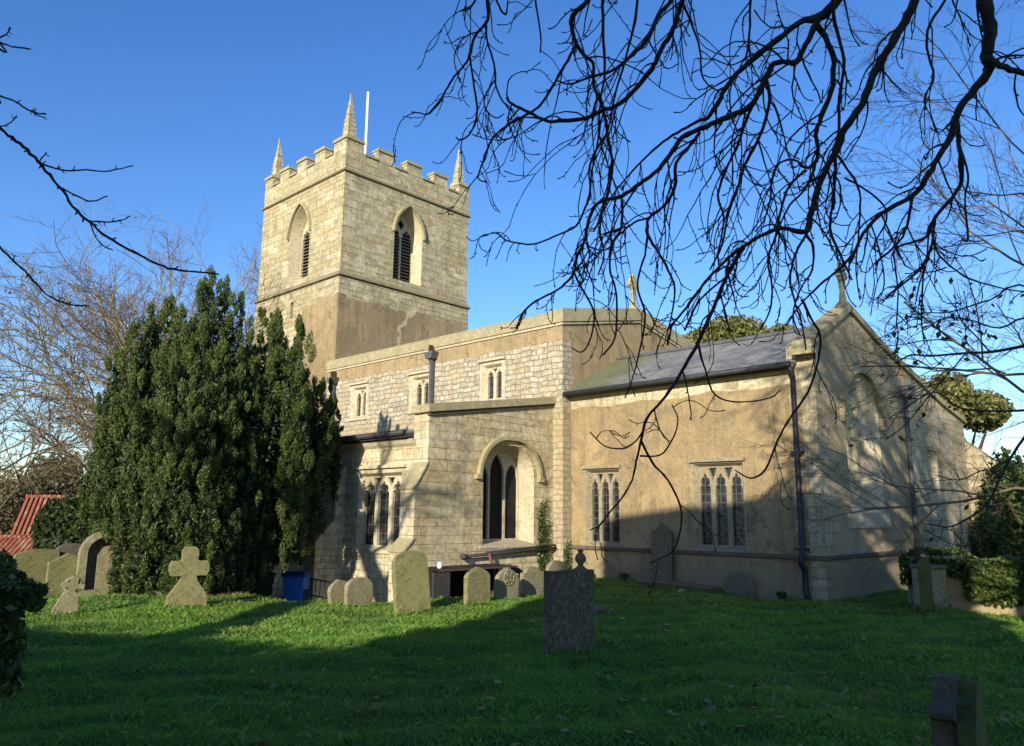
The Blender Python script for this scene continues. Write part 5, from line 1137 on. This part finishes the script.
# ------------------------------------------------------------------ leafy background trees, shrubs, ivy
def ztop(px, py, r):
    d = ray(px, py); return EYE+d.z*r/math.hypot(d.x, d.y)
def round_tree(name, px, r, top, rad, mat, label, n=26000, leaf=.28, seed=1, group=None, squash=.9):
    x, y, z = loc_at(px, r); e = empty(name, (x, y, z), label, 'tree', group); rl_ = np.random.default_rng(seed); Ps, Ds = [], []
    for k in range(26):
        d = rl_.normal(size=3); d /= np.linalg.norm(d); d[2] = abs(d[2])*.9-.15; q = rad*.66*rl_.random()**.4
        c = (d[0]*q, d[1]*q, top-z-rad*squash+d[2]*q*squash*1.1); p, dd = ell_points(c, (rad*.34, rad*.34, rad*.26), n//26, rl_, .6); Ps.append(p); Ds.append(dd)
    cloud('crown', np.concatenate(Ps), np.concatenate(Ds), leaf, [mat], e, .1, .8, seed)
    mb = MB(); mb.tube([(0, 0, -.5), (0, 0, (top-z)*.4), (.3, .1, (top-z)*.75)], [rad*.09, rad*.07, rad*.03], 'barkyew', 8, False)
    for k in range(6):
        a = k*1.05; mb.tube([(0, 0, (top-z)*.35), (math.cos(a)*rad*.4, math.sin(a)*rad*.4, (top-z)*.62), (math.cos(a)*rad*.6, math.sin(a)*rad*.6, (top-z)*.75)], [rad*.05, rad*.03, .03], 'barkyew', 6, False)
    mb.build('trunk', e); return e
gb = 'leafy trees behind the church'
round_tree('leafy_tree', 733, 56, ztop(733, 318, 56)+1.3, 4.6, 'gold', 'yellow-green rounded tree rising behind the chancel roof', 30000, .26, 2, gb)
round_tree('leafy_tree', 780, 58, ztop(780, 328, 58)+1.0, 3.6, 'gold', 'lower yellow-green tree right of the taller one behind the chancel roof', 20000, .26, 3, gb)
round_tree('leafy_tree', 955, 56, ztop(955, 372, 56)+.6, 3.9, 'gold', 'yellow-green tree just clear of the sloping east gable', 22000, .25, 4, gb)
def shrub(name, x, y, rx, ry, rz_, mat, label, n=9000, leaf=.1, seed=1, cat='shrub', group=None, lobes=14):
    z = hz(x, y); e = empty(name, (x, y, z), label, cat, group); rl_ = np.random.default_rng(seed); Ps, Ds = [], []
    for k in range(lobes):
        d = rl_.normal(size=3); d /= np.linalg.norm(d); d[2] = abs(d[2]); q = .62*rl_.random()**.5
        c = (d[0]*q*rx, d[1]*q*ry, rz_*.45+d[2]*q*rz_*.62); p, dd = ell_points(c, (rx*.42, ry*.42, rz_*.36), n//lobes, rl_, .7); p[:, 2] = np.maximum(p[:, 2], .02); Ps.append(p); Ds.append(dd)
    cloud('foliage', np.concatenate(Ps), np.concatenate(Ds), leaf, [mat], e, .2, .7, seed)
    mb = MB(); rs = random.Random(seed)
    for k in range(5):
        a = k*1.3; mb.tube([(0, 0, -.1), (math.cos(a)*rx*.3, math.sin(a)*ry*.3, rz_*.5), (math.cos(a)*rx*.6, math.sin(a)*ry*.6, rz_*.8)], [.06, .04, .015], 'barkyew', 6, False)
    mb.build('stems', e); return e
x, y, z = loc_at(1018, 27); shrub('evergreen_shrub', x, y, 1.5, 1.5, 3.9, 'holly', 'tall dark evergreen shrub at the right edge behind the ivy wall', 16000, .13, 5)
x, y, z = loc_at(1052, 24); shrub('evergreen_shrub', x, y, 1.8, 1.6, 3.0, 'yew', 'broad evergreen shrub cut off by the right edge', 12000, .13, 6)
x, y, z = loc_at(990, 34); shrub('evergreen_shrub', x, y, 1.6, 1.6, 2.8, 'gold', 'lighter green shrub between the church corner and the tall evergreen', 9000, .14, 7)
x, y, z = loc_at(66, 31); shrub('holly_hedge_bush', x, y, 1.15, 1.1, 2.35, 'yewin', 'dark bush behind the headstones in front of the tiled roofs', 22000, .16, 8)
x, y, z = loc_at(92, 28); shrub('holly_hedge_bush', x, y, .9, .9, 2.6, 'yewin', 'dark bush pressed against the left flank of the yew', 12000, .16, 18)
x, y, z = loc_at(8, 60); shrub('autumn_shrub', x, y, 4.4, 3, 7.0, 'fieldtree', 'russet and green shrubbery above the left tiled roof', 15000, .2, 9)
x, y, z = loc_at(50, 66); shrub('autumn_shrub', x, y, 5.5, 4, 9.5, 'fieldtree', 'brownish shrubbery beyond the two tiled roofs', 15000, .3, 10)
# near holly at the left edge, with a stump
hx, hy = (rt0*(-2.85)+fwh*3.5)[:2]
def holly():
    e = empty('holly_bush', (hx, hy, hz(hx, hy)), 'glossy dark holly bush at the left edge nearest the viewer', 'shrub'); rl_ = np.random.default_rng(15); Ps, Ds = [], []; C = np.array(e.location)
    for px, py, dep, s in [(2, 572, 7.0, .1), (16, 578, 7.0, .07), (-18, 575, 7.1, .15), (6, 585, 6.9, .12), (24, 592, 6.8, .12), (34, 603, 6.7, .07), (5, 600, 6.6, .2), (-15, 610, 6.7, .3), (8, 632, 6.6, .13), (-4, 655, 6.5, .2), (2, 678, 6.4, .16), (-35, 580, 6.8, .4), (-30, 650, 6.5, .4), (42, 590, 6.7, .03)]:
        c = np.array(at(px, py, dep*.58))-C; s *= .58; p, d = ell_points(tuple(c), (s, s, s*.8), int(9000*s**1.3)+70, rl_, .9); Ps.append(p); Ds.append(d)
    P = np.concatenate(Ps); cloud('foliage', P, np.concatenate(Ds), .046, ['holly'], e, 0, .62, 15)
    mb = MB()
    for k in range(6):
        a = k*1.1; mb.tube([(0, 0, -.1), (.15*math.cos(a), .15*math.sin(a), .6), (.4*math.cos(a), .4*math.sin(a), 1.5)], [.03, .022, .008], 'bark', 6, False)
    mb.build('stems', e)
holly()
x, y, _ = gp(4, 688); mb = MB(); mb.lathe((0, 0, -.1), [(.21, 0), (.17, .2), (.15, .5), (.155, .78), (.10, .80)], 'bark', 12); o = mb.build('tree_stump'); o.location = (x-.08, y, hz(x, y)); tag(o, 'dark upright tree stump under the holly at the left edge', 'tree stump')

# ivy grown wall at the right
wa = Vector((-6.15, 19.9, 0)); wb = Vector((-1.0, 21.4, 0))
wl_ = empty('churchyard_wall', (wa.x, wa.y, hz(wa.x, wa.y)), 'low rubble wall smothered in ivy running right from the east end', 'wall'); wl_.rotation_euler = (0, 0, math.atan2(wb.y-wa.y, wb.x-wa.x)); LW = (wb-wa).length
mb = MB(); mb.box((0, -.0, -.4), (LW, .38, .98), 'nave'); mb.build('rubble_wall', wl_, None, .03)
mb = MB(); mb.box((-.05, -.05, .985), (LW, .43, 1.06), 'coping'); mb.build('wall_coping', wl_, None, .02)
rl_ = np.random.default_rng(44); n = 15000
u = rl_.uniform(-.12, LW+.3, n); v = rl_.random(n)**.75*1.22+.03
cov = np.array([mnoise.noise(Vector((a*1.1, b*1.4, 3.3))) for a, b in zip(u, v)]); edge = .12+.30*np.sin(u*1.1+1.2)**2
keep = (v > edge+.25*cov) & ~((u < 1.15) & (u > .15) & (v < .95-.35*(u-.15)) & (cov < .55)); u, v = u[keep], v[keep]; n = len(u)
thick = .10+.14*np.maximum(0, np.array([mnoise.noise(Vector((a*1.7, b*2.0, 9))) for a, b in zip(u, v)])+.3)*2.2
top_ = v > 1.05; yy = np.where(top_, rl_.uniform(-.15, .5, n), -rl_.random(n)*thick*1.3); v = np.where(top_, 1.0+rl_.random(n)*.14+.16*np.sin(u*2.3)*np.sin(u*.9+1)+.05*np.sin(u*7), v)
cloud('ivy', np.stack([u, yy, v], 1), np.tile([0, -.4, .3], (n, 1)), .085, ['ivy'], wl_, 0, .85, 44)
# chest tomb end under the ivy
mb = MB(); mb.box((-.34, -.22, -.2), (.34, .25, .88), 'grave_tan'); mb.box((-.38, -.27, .88), (.38, .3, .96), 'grave_grey'); mb.box((-.4, -.3, -.2), (.4, .3, .08), 'grave_grey'); o = mb.build('chest_tomb', None, None, .02); o.location = (-5.62, 19.72, hz(-5.6, 19.7)); o.rotation_euler = (0, 0, R(14)); tag(o, 'pale stone chest tomb standing where the ivy wall begins', 'tomb')
# climbing ivy at the aisle corner
def climbing(name, F, u0, u1, v0, v1, n, label, seed, spread=.16):
    rl_ = np.random.default_rng(seed); P = []
    stems = MB()
    for k in range(5):
        a = rl_.uniform(u0, u1); top = rl_.uniform(v1*.55, v1); pts = []; zz = v0
        while zz < top: pts.append((a, zz)); a += rl_.normal()*.05; a = min(max(a, u0), u1); zz += .16
        stems.tube([F(a_, z_, .02) for a_, z_ in pts], .008, 'bark', 4, False)
        m_ = n//5; idx = rl_.integers(0, len(pts), m_)
        for i in idx:
            w_ = spread*(1-.6*(pts[i][1]-v0)/(v1-v0)); P.append(F(pts[i][0]+rl_.normal()*w_, pts[i][1]+rl_.normal()*.1, .02+rl_.random()*.09))
    P = np.array(P); e = empty(name, tuple(P.mean(0)*[1, 1, 0]), label, 'climbing plant'); stems_o = stems.build('stems', e, tuple(e.location)); stems_o.location = (0, 0, 0)
    cloud('ivy_leaves', P-np.array(e.location), np.zeros_like(P), .06, ['ivy'], e, 0, .85, seed)
climbing('climbing_ivy', F_AE, 18.35, 18.9, -.3, 2.6, 1500, 'thin ivy climbing the corner between aisle and chancel', 61, .10)
climbing('climbing_ivy', FE(XN), 19.08, 19.4, -.2, 1.2, 420, 'low brown-green growth at the foot of the corner buttress', 62, .07)

# plants casting and showing by the wall
for i, (x, y) in enumerate(((-8.9, 19.2), (-13.6, 19.15), (-14.9, 19.2))):
    shrub('wall_weed', x, y, .22, .16, .22, 'ivy', ('weeds growing at the chancel wall left of the downpipe foot', 'weeds growing at the chancel wall below the left window', 'weeds growing in the corner of chancel and nave')[i], 300, .06, 70+i, 'weeds', None, 4)

# ------------------------------------------------------------------ cottages at the left
def cottage(px, r, z_eave, z_ridge, L_, W_, rz, label, hasgable=False):
    x, y, z = loc_at(px, r); e = empty('cottage', (x, y, z), label, 'house', 'tiled cottages beyond the churchyard'); e.rotation_euler = (0, 0, rz); he, hr = z_eave-z, z_ridge-z
    mb = MB(); Fx = lambda u, v, d: (d, u, v)
    mb.plate(Fx, [(-W_/2, -.5), (W_/2, -.5), (W_/2, he), (0, hr-.08), (-W_/2, he)], [], -L_/2, L_/2, 'brick'); mb.build('walls', e)
    mb = MB(); sl_ = math.hypot(W_/2+.3, (hr-he)*(W_/2+.3)/(W_/2)); an = math.atan2(hr-he, W_/2)
    for s in (-1, 1):
        rf = MB(); rf.box((-L_/2-.15, 0, 0), (L_/2+.15, sl_, .08), 'pantile'); o = rf.build('roof', e); o.location = (0, 0, hr+.02); o.rotation_euler = (-an if s > 0 else -an, 0, 0 if s > 0 else math.pi)
    mb = MB(); mb.tube([(-L_/2-.15, 0, hr+.07), (L_/2+.15, 0, hr+.07)], .12, 'pantile', 8); mb.build('ridge_tiles', e)
    mb = MB(); mb.box((L_*.3, -.3, hr-.5), (L_*.3+.6, .3, hr+.75), 'brick'); mb.build('chimney', e) if hasgable == 2 else None
    for u in (-L_*.25, L_*.1):
        mb = MB(); mb.box((u-.45, -W_/2-.03, he-1.5), (u+.45, -W_/2+.05, he-.5), 'white'); mb.box((u-.38, -W_/2-.04, he-1.43), (u+.38, -W_/2-.02, he-.57), 'glass'); mb.build('window', e)
cottage(20, 47, -2.1, .55, 8.5, 6.2, R(38), 'nearer red pantiled cottage roof at the far left')
cottage(96, 56, -.5, 2.7, 7.5, 6.4, R(60), 'farther red pantiled roof with brick gable beside the yew')

# ------------------------------------------------------------------ off-frame things whose shade the photo shows
hd = Vector((math.sin(SUN_AZ), math.cos(SUN_AZ), 0)); hr_ = Vector((-hd.y, hd.x, 0))     # towards the sun; to its right
def uv(u, v): return (.924*u-.383*v, .383*u+.924*v)
RZ = math.atan2(.383, .924)
def vicarage():
    x, y = uv(-1.75, -7.0); z = hz(x, y); e = empty('brick_house', (x, y, z), 'tall brick house behind the viewer shading the churchyard', 'house'); e.rotation_euler = (0, 0, RZ)
    H = 11.25-z; he = 8.2; L0, L1 = -4.25, 4.7; W_ = 3.2
    mb = MB(); mb.box((L0, -W_, -.5), (L1, W_, he), 'brick')
    mb.add([(L0, -W_, he), (L0, W_, he), (L0, 0, H)], [(0, 1, 2)], 'brick'); mb.build('walls', e)
    rf = MB(); a = [(L0-.05, -W_-.3, he-.15), (L1+.3, -W_-.3, he-.15), (L1+.3, W_+.3, he-.15), (L0-.05, W_+.3, he-.15), (L0-.05, 0, H), (L1-2.3, 0, H)]
    rf.add(a, [(0, 1, 5, 4), (2, 3, 4, 5), (1, 2, 5)], 'slate'); rf.build('roof', e)
    for u in (-3, -.5, 2.2, 4.0):
        for zz in (1.0, 4.6):
            mb = MB(); mb.box((u-.5, W_-.05, zz), (u+.5, W_+.04, zz+1.7), 'white'); mb.box((u-.4, W_+.03, zz+.1), (u+.4, W_+.055, zz+1.6), 'glass'); mb.build('window', e)
    mb = MB(); mb.box((-.6, W_-.05, 0), (.4, W_+.06, 2.1), 'pipe'); mb.build('door', e)
vicarage()
def hedge():
    x, y = uv(-5.9, -2.4); e = empty('hedge', (x, y, hz(x, y)), 'long clipped evergreen hedge behind the viewer on the left', 'hedge'); e.rotation_euler = (0, 0, RZ); rl_ = np.random.default_rng(77)
    H = 3.3; mb = MB(); mb.box((-16, -.5, -.2), (0, .5, H-.15), 'yewin'); mb.build('branches', e)
    n = 24000; f = rl_.random(n); P = np.stack([rl_.uniform(-15.1, .1, n), np.where(f < .6, rl_.normal(0, .04, n)+.55, rl_.uniform(-.6, .6, n)), np.where(f < .6, rl_.uniform(0, H, n), H-.1+rl_.random(n)*.2+.12*np.sin(rl_.random(n)*6))], 1)
    cloud('leaves', P, np.zeros((n, 3)), .12, ['yew'], e, 0, .7, 78)
hedge()
def leaning():
    x, y = uv(-7.2, -3.6); e = empty('bare_tree', (x, y, hz(x, y)), 'thick-trunked bare tree leaning left behind the viewer by the hedge', 'tree'); mb = MB(); br = MB(); rs = random.Random(5); U = Vector((.924, .383, 0))
    P = [U*a+Vector((0, 0, b)) for a, b in ((.2, -.3), (-.2, 1.5), (-1.4, 3.4), (-2.7, 5.0), (-4.2, 6.8), (-5.4, 8.8))]; Q, q = smooth_path(P, [.62, .55, .5, .44, .36, .2], 3); mb.tube(Q, q, 'bark', 10, False); mb.build('trunk', e)
    par = dict(seg=5, curl=.13, grav=[.03, .02, 0], kids=[5, 4], ang=[.7, .7], ratio=[.55, .5], lev=3, min=.008, mat='bark', mat2='bark')
    for k in range(7): limb(br, P[4].lerp(P[5], k/7), Vector((math.cos(k*2.4), math.sin(k*2.4), .8)), 3.4, .12, 0, rs, [], par)
    br.build('branches', e)
leaning()

# ------------------------------------------------------------------ grass and litter
def grass():
    rl_ = np.random.default_rng(3)
    def pts(n, r0, r1):
        a = rl_.uniform(-.66, .66, n); r = np.sqrt(rl_.uniform(r0*r0, r1*r1, n)); t = YAW+a; return r*np.sin(t), r*np.cos(t)
    X, Y, S_ = [], [], []
    for n, r0, r1, s in ((130000, 4.2, 7.5, 1.0), (210000, 7.5, 12, 1.2), (220000, 12, 18, 1.6), (150000, 18, 26, 2.1), (30000, 26, 40, 2.6)):
        x, y = pts(n, r0, r1); X.append(x); Y.append(y); S_.append(np.full(n, s))
    x = np.concatenate(X); y = np.concatenate(Y); s = np.concatenate(S_)
    keep = ~((y > 19.35) & (x < -7.9)) & ~((y > 13.7) & (x < -16.1)) & ~((x < -17) & (y > 11.6)) & ~((x < -15.0) & (y > 12.8))
    x, y, s = x[keep], y[keep], s[keep]; n = len(x)
    cl = .5+.5*np.sin(x*5.1+2*np.sin(y*3.3))*np.sin(y*4.7+2*np.sin(x*2.9)); cl2 = .5+.5*np.sin(x*1.3+1.7*np.sin(y*.9))*np.sin(y*1.6+1.3*np.sin(x*1.1))
    cl3 = .5+.5*np.sin(x*.55+2*np.sin(y*.4+1))*np.sin(y*.62+1.5*np.sin(x*.5)); h = (.022+.055*cl*rl_.random(n)+.03*cl2+.03*cl3*(rl_.random(n) < .25))*rl_.uniform(.5, 1.15, n)*(.72+.2*s); wd = .0031*s*rl_.uniform(.7, 1.3, n)
    a = rl_.uniform(0, 2*math.pi, n)+cl*2; q = rl_.uniform(0, 2*math.pi, n)*.85+4*cl2; ln = h*rl_.uniform(.25, 1.2, n)
    z = hgt(x, y)-.01; dx, dy = np.cos(a)*wd, np.sin(a)*wd; lx, ly = np.cos(q)*ln, np.sin(q)*ln
    V = np.stack([np.stack([x-dx, y-dy, z], 1), np.stack([x+dx, y+dy, z], 1), np.stack([x+dx*.7+lx*.4, y+dy*.7+ly*.4, z+h*.65], 1), np.stack([x+lx, y+ly, z+h], 1)], 1).reshape(-1, 3)
    o = rawmesh('grass', V, np.arange(4*n), 4, ['grass']); tag(o, kind='stuff')
grass()
def tufts():
    rl_ = np.random.default_rng(12); A = []
    for gx_, gy_, w_, rz_ in GRAVES+[(sx, sy, .6, 0), (-15.0, 15.0, 3, 0), (-11.25, 18.1, 2, math.pi/2)]:
        n = int(420*w_); v = rl_.uniform(-w_/2-.08, w_/2+.08, n); u = rl_.choice([-1, 1], n)*(.07+np.abs(rl_.normal(size=n))*.06); c_, s_ = math.cos(rz_), math.sin(rz_); A.append(np.stack([gx_+u*c_-v*s_, gy_+u*s_+v*c_], 1))
    n = 2600; th = YAW+rl_.uniform(-.6, .6, n); rr2 = rl_.uniform(5, 19, n)          # scattered coarse tufts
    for t_, q in zip(th[:130], rr2[:130]):
        k = 26; A.append(np.stack([q*math.sin(t_)+rl_.normal(size=k)*.05, q*math.cos(t_)+rl_.normal(size=k)*.05], 1))
    P = np.concatenate(A); P = P[~((P[:, 1] > 19.3) & (P[:, 0] < -7.9))]; x, y = P[:, 0], P[:, 1]; n = len(P); h = rl_.uniform(.05, .12, n); a = rl_.uniform(0, 6.283, n); q = rl_.uniform(0, 6.283, n); ln = h*rl_.uniform(.1, .8, n); wd = .004*(1+np.hypot(x, y)/14)
    z = hgt(x, y)-.01; V = np.stack([np.stack([x-np.cos(a)*wd, y-np.sin(a)*wd, z], 1), np.stack([x+np.cos(a)*wd, y+np.sin(a)*wd, z], 1), np.stack([x+np.cos(q)*ln*.4, y+np.sin(q)*ln*.4, z+h*.7], 1), np.stack([x+np.cos(q)*ln, y+np.sin(q)*ln, z+h], 1)], 1).reshape(-1, 3)
    o = rawmesh('grass', V, np.arange(4*n), 4, ['grass']); tag(o, kind='stuff')
tufts()
def litter():
    rl_ = np.random.default_rng(8); P = []
    for cx_, cy_, s, n in ((-17.5, 8.6, 1.5, 420), (-15.2, 8.6, 1.0, 160), (-20, 8.0, 1.6, 200), (-9, 12, 4.5, 160), (-4, 10, 3, 70), (-12.5, 18.3, 1.5, 200), (-5, 6.5, 2.6, 160), (-2.5, 7.5, 2, 120), (-11, 14, 3.5, 220), (-7, 17, 3, 200)):
        x = cx_+rl_.normal(size=n)*s; y = cy_+rl_.normal(size=n)*s*.8; z = hgt(x, y)+.035+rl_.random(n)*.03; P.append(np.stack([x, y, z], 1))
    P = np.concatenate(P); P = P[(P[:, 1] < 19.2)]; a = rl_.normal(size=(len(P), 3)); n = len(P); a[:, 2] *= .3; a /= np.linalg.norm(a, axis=1)[:, None]; b = np.cross(a, [0, 0, 1.])+rl_.normal(size=(n, 3))*.25; s = rl_.uniform(.025, .06, n)[:, None]
    V = np.stack([P-a*s, P+b*s*.7, P+a*s, P-b*s*.7], 1).reshape(-1, 3); o = rawmesh('fallen_leaves', V, np.arange(4*n), 4, ['litter']); tag(o, kind='stuff')
litter()
